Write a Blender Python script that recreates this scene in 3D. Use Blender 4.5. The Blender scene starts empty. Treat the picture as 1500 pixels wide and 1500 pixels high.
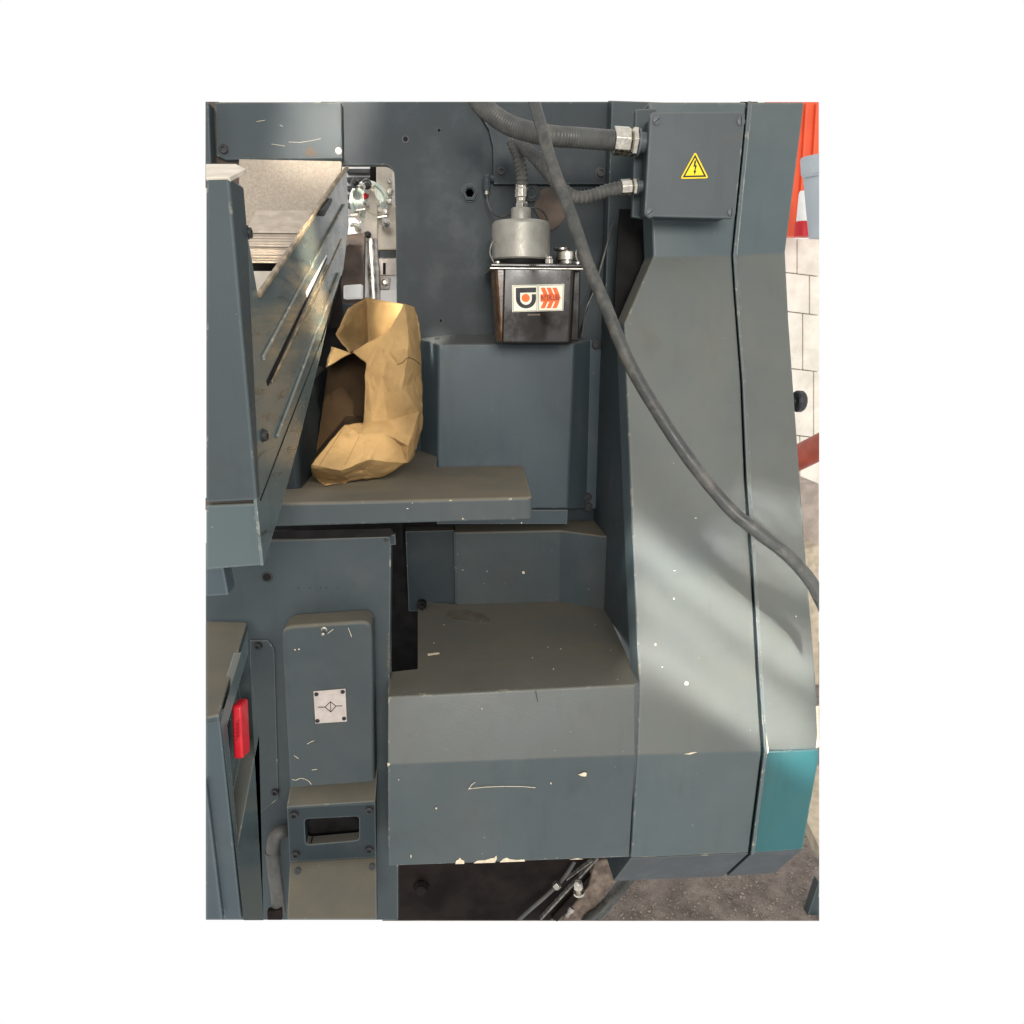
import bpy, bmesh, math, random
from mathutils import Vector, Matrix, noise as mnoise
random.seed(7)
R = math.radians
scn = bpy.context.scene
COL = scn.collection

# ------------------------------------------------------------------ camera
CAM = Vector((0.0, 0.0, 1.30)); PITCH = R(15.0); YAW = R(5.7); FPX = 1000.0
FWD = Vector((math.sin(YAW)*math.cos(PITCH), math.cos(YAW)*math.cos(PITCH), -math.sin(PITCH)))
RGT = Vector((math.cos(YAW), -math.sin(YAW), 0.0))
UPV = RGT.cross(FWD)
cd = bpy.data.cameras.new('camera'); cam = bpy.data.objects.new('camera', cd); COL.objects.link(cam)
cd.sensor_fit = 'HORIZONTAL'; cd.sensor_width = 36.0; cd.lens = FPX/1500.0*36.0
cd.clip_start = 0.01; cd.clip_end = 100.0
cam.matrix_world = Matrix.Translation(CAM) @ Matrix((RGT, UPV, -FWD)).transposed().to_4x4()
scn.camera = cam

# ------------------------------------------------------------------ world and lamps
w = bpy.data.worlds.new('World'); scn.world = w; w.use_nodes = True
w.node_tree.nodes['Background'].inputs[0].default_value = (1, 1, 1, 1)
w.node_tree.nodes['Background'].inputs[1].default_value = 1.0
scn.view_settings.view_transform = 'Standard'; scn.view_settings.look = 'None'
scn.view_settings.exposure = 0.0; scn.view_settings.gamma = 1.0
scn.view_settings.use_curve_mapping = False

def lamp(name, loc, target, sx, sy, power, color, spread=180, roll=0):
    l = bpy.data.lights.new(name, 'AREA'); l.shape = 'RECTANGLE'; l.size = sx; l.size_y = sy
    l.energy = power; l.color = color; l.spread = R(spread)
    o = bpy.data.objects.new(name, l); COL.objects.link(o)
    d = (Vector(target)-Vector(loc)).normalized()
    o.matrix_world = Matrix.Translation(loc) @ d.to_track_quat('-Z', 'Y').to_matrix().to_4x4() @ Matrix.Rotation(R(roll), 4, 'Z')
    return o
lamp('hall_light', (0.15, -2.4, 2.05), (0.1, 1.15, 1.0), 1.3, 0.9, 100, (1.0, 0.97, 0.92))
# daylight streaks on the column from upper left: added lamps, each shaped to a streak
bd = (Vector((0.44, 1.03, 0.80))-Vector((-0.55, -0.95, 2.6))).normalized()
bu = bd.cross(Vector((0, 0, 1))).normalized(); bw = bu.cross(bd).normalized()
for off, side, ln, th, pw, roll in ((-0.03, 0.03, .30, .20, .22, -10), (0.225, 0.10, .15, .05, .06, 0), (0.140, 0.09, .20, .045, .085, -8), (0.050, 0.01, .36, .048, .19, -24), (-0.038, 0.03, .36, .034, .13, -27), (-0.102, 0.04, .34, .036, .15, -22)):
    o0 = bw*off+bu*side
    lamp('column_streak_beam', Vector((-0.55, -0.95, 2.6))+o0, Vector((0.44, 1.03, 0.80))+o0, ln, th, pw, (0.98, 0.99, 0.98), 1.5, roll)
lamp('added_beam_bag', (0.55, -0.7, 2.5), (-0.13, 1.10, 1.20), 0.13, 0.22, 0.12, (1.0, 0.88, 0.68), 3)  # unseen lamp added to brighten the bag
lamp('added_beam_top', (-0.2, -0.9, 2.7), (-0.205, 1.425, 1.665), 0.13, 0.20, 0.18, (1.0, 0.94, 0.84), 2.5, -14)  # unseen lamp added for the bright patch on the upper cover
lamp('added_beam_flap', (-0.05, -0.8, 2.4), (-0.085, 1.30, 1.335), 0.05, 0.05, 0.05, (1.0, 0.90, 0.70), 1.5)  # small added lamp aimed only at the bag's inner flap
lamp('added_beam_tray', (1.0, -0.45, 2.2), (-0.19, 1.12, 1.37), 0.07, 0.20, 0.24, (1.0, 0.86, 0.62), 2.0, 20)  # added lamp from the right that lights the tray side plate
lamp('added_beam_cover', (-0.75, -0.6, 2.4), (-0.018, 1.41, 1.275), 0.03, 0.05, 0.03, (1.0, 0.95, 0.86), 1.5)  # added lamp for the bright corner of the bulged cover

# ------------------------------------------------------------------ helpers: photo measurements to world points
def ray(px, py): return FWD + RGT*((px-750.0)/FPX) + UPV*((750.0-py)/FPX)
def at_y(px, py, Y):
    d = ray(px, py); return CAM + d*((Y-CAM.y)/d.y)
def at_x(px, py, X):
    d = ray(px, py); return CAM + d*((X-CAM.x)/d.x)
def at_z(px, py, Z):
    d = ray(px, py); return CAM + d*((Z-CAM.z)/d.z)
def at_p(px, py, p0, n):
    d = ray(px, py); return CAM + d*((p0-CAM).dot(n)/d.dot(n))

WPOS = {}
def link(name, me, mat, parent=None, bevel=0.0, smooth=True, seg=2, origin=None, sharp=35):
    if isinstance(me, bmesh.types.BMesh):
        bm = me; bmesh.ops.recalc_face_normals(bm, faces=bm.faces) if bm.faces else None
        m = bpy.data.meshes.new(name); bm.to_mesh(m); bm.free(); me = m
    vs = [v.co for v in me.vertices]
    lo = Vector((min(v.x for v in vs), min(v.y for v in vs), min(v.z for v in vs)))
    hi = Vector((max(v.x for v in vs), max(v.y for v in vs), max(v.z for v in vs)))
    c = (lo+hi)/2
    if origin is not None: c = Vector(origin)
    me.transform(Matrix.Translation(-c))
    o = bpy.data.objects.new(name, me); COL.objects.link(o)
    WPOS[o.name] = c.copy()
    if parent: o.parent = parent; o.location = c - WPOS[parent.name]
    else: o.location = c
    if mat: me.materials.append(mat)
    if smooth:
        for p in me.polygons: p.use_smooth = True
        me.set_sharp_from_angle(angle=R(sharp))
    if bevel > 0:
        b = o.modifiers.new('edge', 'BEVEL'); b.width = bevel; b.segments = seg; b.limit_method = 'ANGLE'
        b.angle_limit = R(min(25, sharp)); b.harden_normals = True
    return o
def thing(name, label, cat, loc, group=None):
    o = bpy.data.objects.new(name, None); COL.objects.link(o); o.location = loc; o.empty_display_size = 0.05
    WPOS[o.name] = Vector(loc); o['label'] = label; o['category'] = cat
    if group: o['group'] = group
    return o
def tag(o, label, cat, group=None):
    o['label'] = label; o['category'] = cat
    if group: o['group'] = group
    return o
def plabel(o, s): o['label'] = s; return o
def fillet(pts, r, seg=5, which=None):
    out = []; n = len(pts)
    for i, p in enumerate(pts):
        if which is not None and i not in which: out.append(p); continue
        a = pts[i-1]-p; b = pts[(i+1) % n]-p
        ra = min(r, a.length*0.45); rb = min(r, b.length*0.45)
        s = p+a.normalized()*ra; e = p+b.normalized()*rb
        for k in range(seg+1):
            t = k/seg; out.append(s*(1-t)**2 + p*2*t*(1-t) + e*t*t)
    return out
def poly_bm(pts, ext):
    bm = bmesh.new(); a = [bm.verts.new(p) for p in pts]; b = [bm.verts.new(p+ext) for p in pts]
    n = len(pts); bm.faces.new(a); bm.faces.new(b[::-1])
    for i in range(n): bm.faces.new((a[i], b[i], b[(i+1) % n], a[(i+1) % n]))
    return bm
def plate(name, pts, ext, mat, parent=None, bevel=0.0015, **k):
    return link(name, poly_bm(pts, Vector(ext)), mat, parent, bevel, **k)
def yplate(name, pxs, Y, depth, mat, parent=None, bevel=0.0015, r=0, which=None, **k):
    pts = [at_y(x, y, Y) for x, y in pxs]
    if r: pts = fillet(pts, r, which=which)
    return plate(name, pts, (0, depth, 0), mat, parent, bevel, **k)
def xplate(name, pxs, X, th, mat, parent=None, bevel=0.0015, r=0, which=None, **k):
    pts = [at_x(x, y, X) for x, y in pxs]
    if r: pts = fillet(pts, r, which=which)
    return plate(name, pts, (th, 0, 0), mat, parent, bevel, **k)
def zplate(name, pxs, Z, th, mat, parent=None, bevel=0.0015, r=0, which=None, **k):
    pts = [at_z(x, y, Z) for x, y in pxs]
    if r: pts = fillet(pts, r, which=which)
    return plate(name, pts, (0, 0, -th), mat, parent, bevel, **k)
def box_bm(lo, hi):
    return poly_bm([Vector((lo[0], lo[1], lo[2])), Vector((hi[0], lo[1], lo[2])), Vector((hi[0], lo[1], hi[2])), Vector((lo[0], lo[1], hi[2]))], Vector((0, hi[1]-lo[1], 0)))
def shell_bm(faces, backY, depth=None):
    """front faces (lists of points) merged, open border extruded straight back to backY"""
    bm = bmesh.new()
    for f in faces: bm.faces.new([bm.verts.new(p) for p in f])
    bmesh.ops.remove_doubles(bm, verts=bm.verts, dist=0.0015)
    edges = [e for e in bm.edges if e.is_boundary]
    r = bmesh.ops.extrude_edge_only(bm, edges=edges)
    for v in [g for g in r['geom'] if isinstance(g, bmesh.types.BMVert)]: v.co.y = backY if depth is None else v.co.y+depth
    return bm
def frame_of(d):
    d = d.normalized(); u = d.cross(Vector((0, 0, 1)))
    if u.length < 1e-3: u = d.cross(Vector((1, 0, 0)))
    u.normalize(); return u, d.cross(u).normalized()
def lathe_bm(p0, axis, prof, seg=24, bm=None, hexa=False):
    """prof: (distance along axis, radius)"""
    bm = bm or bmesh.new(); axis = Vector(axis).normalized(); u, v = frame_of(axis); rings = []
    for t, r in prof:
        rings.append([bm.verts.new(Vector(p0)+axis*t+(u*math.cos(2*math.pi*k/seg)+v*math.sin(2*math.pi*k/seg))*max(r, 1e-5)) for k in range(seg)])
    for a, b in zip(rings, rings[1:]):
        for k in range(seg): bm.faces.new((a[k], a[(k+1) % seg], b[(k+1) % seg], b[k]))
    bm.faces.new(rings[0][::-1]); bm.faces.new(rings[-1])
    return bm
def spline(pts, n):
    out = []; P = [pts[0]*2-pts[1]]+list(pts)+[pts[-1]*2-pts[-2]]
    for i in range(1, len(P)-2):
        p0, p1, p2, p3 = P[i-1:i+3]
        for k in range(n):
            t = k/n
            out.append(0.5*((2*p1)+(p2-p0)*t+(2*p0-5*p1+4*p2-p3)*t*t+(3*p1-p0-3*p2+p3)*t**3))
    out.append(pts[-1]); return out
def resample(path, step):
    out = [path[0]]; acc = 0
    for a, b in zip(path, path[1:]):
        L = (b-a).length; d = step-acc
        while d <= L and L > 0: out.append(a.lerp(b, d/L)); d += step
        acc = (acc+L) % step if L > 0 else acc
    if (out[-1]-path[-1]).length > step*0.3: out.append(path[-1])
    return out
def tube_bm(path, rad, seg=14, bm=None):
    """rad: float or function(i, n)"""
    bm = bm or bmesh.new(); n = len(path); rings = []
    t0 = (path[1]-path[0]).normalized(); u, _ = frame_of(t0)
    for i, p in enumerate(path):
        t = (path[min(i+1, n-1)]-path[max(i-1, 0)]).normalized()
        u = (u-t*u.dot(t)).normalized(); v = t.cross(u)
        r = rad(i, n) if callable(rad) else rad
        rings.append([bm.verts.new(p+(u*math.cos(2*math.pi*k/seg)+v*math.sin(2*math.pi*k/seg))*r) for k in range(seg)])
    for a, b in zip(rings, rings[1:]):
        for k in range(seg): bm.faces.new((a[k], a[(k+1) % seg], b[(k+1) % seg], b[k]))
    bm.faces.new(rings[0][::-1]); bm.faces.new(rings[-1])
    return bm

def trim(bm, co, no):
    r = bmesh.ops.bisect_plane(bm, geom=bm.verts[:]+bm.edges[:]+bm.faces[:], plane_co=co, plane_no=no, clear_outer=True)
    ed = [g for g in r['geom_cut'] if isinstance(g, bmesh.types.BMEdge)]
    if ed: bmesh.ops.contextual_create(bm, geom=ed)
    return bm
TOPN = ray(700, 149).cross(ray(800, 149)); TOPN = TOPN if TOPN.z > 0 else -TOPN
RGTN = ray(1200, 300).cross(ray(1200, 900)); RGTN = RGTN if RGTN.x > 0 else -RGTN
BOTN = ray(700, 1348).cross(ray(800, 1348)); BOTN = BOTN if BOTN.z < 0 else -BOTN
# ------------------------------------------------------------------ materials
def nt_new(name):
    m = bpy.data.materials.new(name); m.use_nodes = True; nt = m.node_tree
    return m, nt, nt.nodes['Principled BSDF']
def N(nt, t, **k):
    n = nt.nodes.new(t)
    for a, b in k.items(): setattr(n, a, b)
    return n
def mth(nt, op, a, b=None, c=None):
    n = N(nt, 'ShaderNodeMath', operation=op)
    for i, x in enumerate((a, b, c)):
        if x is None: continue
        if isinstance(x, (int, float)): n.inputs[i].default_value = x
        else: nt.links.new(x, n.inputs[i])
    return n.outputs[0]
def ramp(nt, fac, lo, hi, a=0.0, b=1.0):
    n = N(nt, 'ShaderNodeMapRange'); n.interpolation_type = 'SMOOTHSTEP'
    nt.links.new(fac, n.inputs[0])
    for i, x in enumerate((lo, hi, a, b)): n.inputs[i+1].default_value = x
    return n.outputs[0]
def mix(nt, fac, a, b):
    n = N(nt, 'ShaderNodeMix', data_type='RGBA')
    for i, x in ((0, fac), (6, a), (7, b)):
        if isinstance(x, (int, float)): n.inputs[i].default_value = x
        elif isinstance(x, tuple): n.inputs[i].default_value = (*x, 1)
        else: nt.links.new(x, n.inputs[i])
    return n.outputs[2]
def nz(nt, vec, scale, detail=3, rough=0.55, dist=0.0):
    n = N(nt, 'ShaderNodeTexNoise'); n.inputs['Scale'].default_value = scale; n.inputs['Detail'].default_value = detail
    n.inputs['Roughness'].default_value = rough; n.inputs['Distortion'].default_value = dist
    nt.links.new(vec, n.inputs['Vector']); return n.outputs['Fac']
def bump(nt, bsdf, h, strength=0.2, dist=0.002):
    b = N(nt, 'ShaderNodeBump'); b.inputs['Strength'].default_value = strength; b.inputs['Distance'].default_value = dist
    nt.links.new(h, b.inputs['Height']); nt.links.new(b.outputs[0], bsdf.inputs['Normal'])

DUST = (0.150, 0.127, 0.089)
def paint(name, col, rough=0.5, spec=0.3, dust=0.85, wear=0.5, speck=1.0, grime=0.5, smear=0):
    m, nt, b = nt_new(name)
    g = N(nt, 'ShaderNodeNewGeometry'); P = g.outputs['Position']
    base = mix(nt, ramp(nt, nz(nt, P, 5, 4), .35, .7), tuple(c*0.94 for c in col), tuple(min(1, c*1.06) for c in col))
    # faint run-down streaks and wiped areas
    mv = N(nt, 'ShaderNodeMapping'); mv.inputs['Scale'].default_value = (34, 34, 3.2); nt.links.new(P, mv.inputs['Vector'])
    st_ = nz(nt, mv.outputs[0], 1.0, 5, .65, .3)
    base = mix(nt, ramp(nt, st_, .52, .75, 0, .30), base, tuple(c*.55 for c in col))
    wipe = nz(nt, P, 9.5, 6, .68, .15)
    base = mix(nt, ramp(nt, wipe, .48, .75, 0, .10), base, (0.16, 0.15, 0.12))
    # oily grime smears
    gr = ramp(nt, nz(nt, P, 11, 5, .65, .4), .56, .78, 0, grime)
    base = mix(nt, gr, base, (0.035, 0.032, 0.027))
    if smear:      # rubbed, oily beige film drawn out along the plate
        mp = N(nt, 'ShaderNodeMapping'); mp.inputs['Rotation'].default_value = (R(-28), 0, 0); mp.inputs['Scale'].default_value = (9, 2.2, 11)
        nt.links.new(P, mp.inputs['Vector'])
        sm = ramp(nt, nz(nt, mp.outputs[0], 1.6, 6, .68, .8), .40, .68, 0, smear)
        hz = N(nt, 'ShaderNodeSeparateXYZ'); nt.links.new(P, hz.inputs[0])
        base = mix(nt, mth(nt, 'MULTIPLY', sm, ramp(nt, hz.outputs[2], 1.18, 1.36)), base, (0.27, 0.215, 0.145))
        base = mix(nt, ramp(nt, nz(nt, mp.outputs[0], 4.5, 5, .7, .5), .55, .72, 0, .7), base, (0.03, .026, .022))
    # settled dust on what faces up
    sx = N(nt, 'ShaderNodeSeparateXYZ'); nt.links.new(g.outputs['Normal'], sx.inputs[0])
    up = ramp(nt, sx.outputs[2], 0.0, 0.72)
    patch = ramp(nt, nz(nt, P, 9, 5, .6), .25, .75, .65, 1.0)
    d = mth(nt, 'MULTIPLY', mth(nt, 'MULTIPLY', up, patch), dust)
    thin = ramp(nt, nz(nt, P, 3.3, 4, .6), .42, .75, 0, .12*dust)
    d = mth(nt, 'MAXIMUM', d, thin)
    base = mix(nt, d, base, DUST)
    # pale specks of chipped paint
    if speck:
        s1 = ramp(nt, nz(nt, P, 150, 2, .5), .755, .785)
        s2 = ramp(nt, nz(nt, P, 14, 2), .5, .62)
        base = mix(nt, mth(nt, 'MULTIPLY', mth(nt, 'MULTIPLY', s1, s2), .5*speck), base, (0.55, 0.50, 0.42))
    # worn edges
    if wear:
        bv = N(nt, 'ShaderNodeBevel', samples=4); bv.inputs[0].default_value = 0.0035
        dt = N(nt, 'ShaderNodeVectorMath', operation='DOT_PRODUCT')
        nt.links.new(bv.outputs[0], dt.inputs[0]); nt.links.new(g.outputs['Normal'], dt.inputs[1])
        e = ramp(nt, dt.outputs['Value'], 0.999, 0.95)
        en = ramp(nt, nz(nt, P, 46, 5, .7), .62-.1*wear, .74-.1*wear)
        e2 = mth(nt, 'MULTIPLY', e, .15)
        base = mix(nt, e2, base, (0.40, 0.46, 0.46))
        base = mix(nt, mth(nt, 'MULTIPLY', mth(nt, 'MULTIPLY', e, en), .72), base, (0.62, 0.54, 0.42))
    nt.links.new(base, b.inputs['Base Color'])
    rr = mth(nt, 'ADD', mth(nt, 'MULTIPLY', d, .3), ramp(nt, wipe, .3, .72, rough-.06, rough+.09))
    nt.links.new(mth(nt, 'MINIMUM', rr, .95), b.inputs['Roughness'])
    b.inputs['Specular IOR Level'].default_value = spec
    bump(nt, b, nz(nt, P, 330, 2, .5), .16, .0007)
    return m
def plain(name, col, rough=0.5, metal=0.0, spec=0.4, var=0.25, vscale=30, bmp=0.1, bscale=200, dirt=0.0, dirtcol=(0.06, 0.05, 0.04), trans=0.0, bdist=.0008):
    m, nt, b = nt_new(name)
    g = N(nt, 'ShaderNodeNewGeometry'); P = g.outputs['Position']
    base = mix(nt, ramp(nt, nz(nt, P, vscale, 4), .3, .7), tuple(c*(1-var) for c in col), tuple(min(1, c*(1+var*.6)) for c in col))
    if dirt: base = mix(nt, ramp(nt, nz(nt, P, vscale*.7, 6, .7, .3), .45, .7, 0, dirt), base, dirtcol)
    nt.links.new(base, b.inputs['Base Color'])
    nt.links.new(ramp(nt, nz(nt, P, vscale*2, 3), .3, .7, max(.03, rough-.08), min(1, rough+.1)), b.inputs['Roughness'])
    b.inputs['Metallic'].default_value = metal; b.inputs['Specular IOR Level'].default_value = spec
    if trans: b.inputs['Transmission Weight'].default_value = trans
    if bmp: bump(nt, b, nz(nt, P, bscale, 4, .6), bmp, bdist)
    return m

GREY = (0.054, 0.070, 0.078)
M = dict(
    grey=paint('machine_grey_paint', (0.039, 0.052, 0.057)),
    cover=paint('cover_grey_paint', (0.066, 0.087, 0.091), rough=.34, spec=.42, wear=.75, dust=.95, grime=.3),
    boxgrey=paint('box_grey_paint', (0.066, 0.076, 0.079), dust=.4, wear=.3, grime=.25, speck=.5),
    shelf=paint('shelf_grey_paint', (0.050, 0.061, 0.064), wear=.8, dust=1.0, rough=.42),
    base=paint('base_grey_paint', (0.056, 0.071, 0.075), rough=.34, spec=.4, wear=.8, dust=.7, grime=.3),
    panel=paint('panel_grey_paint', dust=.5, col=(0.023, 0.032, 0.037), rough=.45, spec=.2, speck=.5, grime=.12, wear=.3),
    gloss=paint('glossy_grey_paint', (0.070, 0.094, 0.098), rough=.2, spec=.5, dust=.5, wear=.6),
    trayside=paint('rubbed_tray_paint', (0.088, 0.112, 0.112), rough=.2, spec=.5, dust=.4, wear=.6, smear=.85),
    teal=paint('teal_paint', (0.024, 0.106, 0.114), rough=.4, dust=.35, speck=.3, grime=.1, wear=.8),
    blue=paint('blue_grey_paint', (0.052, 0.071, 0.082), rough=.38, spec=.3, dust=.4, wear=.3, grime=.25),
    iron=plain('oily_iron_and_shade', (0.012, 0.011, 0.011), .6, spec=.08, var=.4),  # near-black oily iron; its colour also carries the shade of gaps and recesses
    brown=plain('oily_steel_and_shade', (0.013, 0.0095, 0.0085), .55, spec=.06, var=.5, vscale=18, dirt=.5, dirtcol=(0.02, .016, .014)),  # dark oily steel; its colour also carries the shade of undersides
    rubber=plain('dusty_black_rubber', (0.046, 0.047, 0.044), .45, spec=.4, var=.2, vscale=60, dirt=.55, dirtcol=(0.135, 0.122, 0.098)),
    conduit=plain('dark_conduit', (0.065, 0.065, 0.061), .45, spec=.4, var=.3, dirt=.35, dirtcol=(0.16, .14, .11)),
    steel=plain('worn_steel', (0.42, 0.40, 0.36), .35, metal=.9, var=.3, vscale=60, dirt=.4),
    nickel=plain('nickel_fitting', (0.62, 0.58, 0.50), .28, metal=1, var=.2, dirt=.35, vscale=80),
    screw=plain('blackened_screw', (0.035, 0.036, 0.037), .4, metal=.3, var=.3),
    greyscrew=plain('painted_screw', (0.085, 0.095, 0.10), .45, var=.2),
    alu=plain('cast_aluminium', (0.33, 0.315, 0.275), .42, metal=.45, spec=.4, var=.12, vscale=25, bmp=.5, bscale=420, dirt=.25, dirtcol=(.16, .14, .1)),
    tank=plain('dark_amber_plastic', (0.016, 0.0125, 0.010), .16, spec=.35, var=.2, vscale=12, bmp=.04),
    amber=plain('amber_plastic', (0.13, 0.066, 0.028), .22, spec=.4, var=.6, vscale=22, bmp=.1),
    kraft=plain('kraft_paper', (0.30, 0.195, 0.086), .8, spec=.15, var=.2, vscale=14, bmp=.5, bscale=70, bdist=.003, dirt=.5, dirtcol=(.20, .115, .045)),
    shade_seam=plain('shade_and_seam_paper', (0.034, 0.021, 0.011), .9, spec=.1, var=.5, vscale=14),  # dark brown for the painted shade on the bag, also seams and string
    board=plain('speckled_board', (0.36, 0.305, 0.245), .85, spec=.1, var=.16, vscale=260, bmp=.4, bscale=420, dirt=.25, dirtcol=(.24, .20, .16)),
    sheet=plain('grey_paper', (0.46, 0.39, 0.32), .85, spec=.1, var=.15, vscale=50, bmp=.1, dirt=.2, dirtcol=(.25, .2, .16)),
    red=plain('red_plastic', (0.55, 0.012, 0.022), .4, spec=.4, var=.06, bmp=0),
    plate=plain('etched_aluminium_plate', (0.46, 0.40, 0.36), .5, metal=.15, var=.1, vscale=90, dirt=.2, dirtcol=(.3, .25, .2)),
    cream=plain('cream_sticker', (0.80, 0.76, 0.60), .5, spec=.3, var=.05, bmp=0),
    black=plain('black_print', (0.015, 0.015, 0.017), .5, spec=.3, var=.1, bmp=0),
    orange=plain('orange_print', (0.85, 0.13, 0.02), .5, spec=.3, var=.05, bmp=0),
    yellow=plain('yellow_sticker', (0.85, 0.60, 0.01), .4, spec=.3, var=.05, bmp=0),
    chip=plain('cream_primer', (0.66, 0.56, 0.41), .7, spec=.2, var=.2, vscale=200),
    ivory=plain('ivory_and_sunlit_paint', (0.62, 0.55, 0.45), .5, var=.15, vscale=40, dirt=.3, dirtcol=(.3, .25, .18)),
    white=plain('white_board', (0.80, 0.79, 0.76), .6, var=.05, bmp=0),
    glass=plain('pale_green_dial', (0.50, 0.56, 0.50), .2, var=.15, bmp=0),
    rust=plain('rusty_iron', (0.085, 0.06, 0.045), .7, var=.5, vscale=30, dirt=.4, dirtcol=(.03, .025, .02)),
    rust2=plain('dusty_cast_iron', (0.17, 0.13, 0.105), .8, spec=.1, var=.45, vscale=45, bmp=.6, bscale=90, dirt=.5, dirtcol=(.05, .04, .034), bdist=.002),
    rubbed=plain('rubbed_metal', (0.17, 0.16, 0.145), .45, metal=.3, var=.5, vscale=120, bmp=.3),
    grime=plain('dark_drip', (0.03, 0.027, 0.023), .6, var=.3, bmp=0),
    stain=plain('dried_oil_film', (0.105, 0.092, 0.070), .5, spec=.3, var=.25, vscale=60),
    wornrail_litedge=plain('worn_rail_and_lit_edge', (0.34, 0.265, 0.175), .4, metal=.35, spec=.4, var=.5, vscale=55, bmp=.3, dirt=.7, dirtcol=(0.06, .045, .035)),
    block=plain('white_painted_block', (0.86, 0.80, 0.70), .8, spec=.15, var=.12, vscale=12, bmp=.5, bscale=60, dirt=.3, dirtcol=(.5, .43, .33), bdist=.003),
    mortar=plain('grey_mortar', (0.84, 0.78, 0.685), .9, spec=.1),
    door=plain('orange_red_paint', (0.80, 0.12, 0.045), .45, var=.1, vscale=6),
    redpipe=plain('red_brown_pipe', (0.36, 0.075, 0.045), .5, var=.2),
    bucket=plain('pale_grey_plastic', (0.38, 0.42, 0.45), .5, var=.1, vscale=8),
    wood=plain('pale_timber', (0.55, 0.46, 0.34), .8, spec=.15, var=.25, vscale=30, bmp=.3),
    pink=plain('dusty_concrete', (0.42, 0.35, 0.30), .9, spec=.1, var=.2, vscale=20, bmp=.4),
    stone=plain('pebble', (0.26, 0.215, 0.18), .85, spec=.15, var=.4, vscale=90),
)
def floor_mat():
    m, nt, b = nt_new('gritty_shop_floor'); g = N(nt, 'ShaderNodeNewGeometry'); P = g.outputs['Position']
    base = mix(nt, ramp(nt, nz(nt, P, 16, 6, .7), .3, .7), (0.155, 0.128, 0.112), (0.33, 0.275, 0.238))
    base = mix(nt, ramp(nt, nz(nt, P, 120, 4, .7), .62, .72, 0, .55), base, (0.36, .29, .24))
    base = mix(nt, ramp(nt, nz(nt, P, 5, 4), .5, .75, 0, .6), base, (0.05, .038, .034))
    nt.links.new(base, b.inputs['Base Color']); b.inputs['Roughness'].default_value = .85; b.inputs['Specular IOR Level'].default_value = .2
    bump(nt, b, nz(nt, P, 55, 8, .75), 1.0, .012); return m
M['floor'] = floor_mat()

# ------------------------------------------------------------------ screws (shared meshes)
def _screw_mesh(kind):
    bm = bmesh.new()
    if kind == 'socket':      # button head with a hexagonal socket, axis -Y, unit radius
        seg = 18; rings = []
        for y, r in ((0.0, 1.25), (-0.10, 1.25), (-0.10, 1.0), (-0.62, 1.0), (-0.72, .9), (-0.72, .55), (-0.25, .52), (-.25, 1e-4)):
            rings.append([bm.verts.new((math.cos(2*math.pi*k/seg)*r, y, math.sin(2*math.pi*k/seg)*r)) for k in range(seg)])
    else:
        seg = 20; rings = []
        for y, r in ((0.0, 1.12), (-0.06, 1.12), (-0.06, 1.0), (-0.30, 1.0), (-0.38, .9), (-0.38, 1e-4)):
            rings.append([bm.verts.new((math.cos(2*math.pi*k/seg)*r, y, math.sin(2*math.pi*k/seg)*r)) for k in range(seg)])
    for a, b in zip(rings, rings[1:]):
        for k in range(seg): bm.faces.new((a[k], a[(k+1) % seg], b[(k+1) % seg], b[k]))
    bm.faces.new(rings[0])
    if kind == 'slot':
        pts = [Vector((-.9, -.385, -.13)), Vector((.9, -.385, -.13)), Vector((.9, -.385, .13)), Vector((-.9, -.385, .13))]
        f = [bm.verts.new(p) for p in pts]; f2 = [bm.verts.new(p+Vector((0, -.012, 0))) for p in pts]
        bm.faces.new(f2); 
        for i in range(4): bm.faces.new((f[i], f[(i+1) % 4], f2[(i+1) % 4], f2[i]))
        bm.faces.ensure_lookup_table()
        for fc in bm.faces[-5:]: fc.material_index = 1
    bmesh.ops.recalc_face_normals(bm, faces=bm.faces)
    me = bpy.data.meshes.new('screw_'+kind); bm.to_mesh(me); bm.free()
    for p in me.polygons: p.use_smooth = True
    me.set_sharp_from_angle(angle=R(40)); return me
SOCK = _screw_mesh('socket'); SOCK.materials.append(M['screw'])
SLOT = _screw_mesh('slot'); SLOT.materials.append(M['greyscrew']); SLOT.materials.append(M['black'])
SOCKI = SOCK.copy(); SOCKI.materials.clear(); SOCKI.materials.append(M['ivory'])
SOCKN = SOCK.copy(); SOCKN.materials.clear(); SOCKN.materials.append(M['nickel'])
def screw(p, r, parent, mesh=SOCK, rot=0, n=(0, -1, 0), name='screw'):
    o = bpy.data.objects.new(name, mesh); COL.objects.link(o)
    q = Vector((0, -1, 0)).rotation_difference(Vector(n))
    o.rotation_mode = 'QUATERNION'; o.rotation_quaternion = q @ Matrix.Rotation(rot, 3, 'Y').to_quaternion()
    o.scale = (r, r, r); o.parent = parent; o.location = Vector(p)-WPOS[parent.name]
    return o

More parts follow.
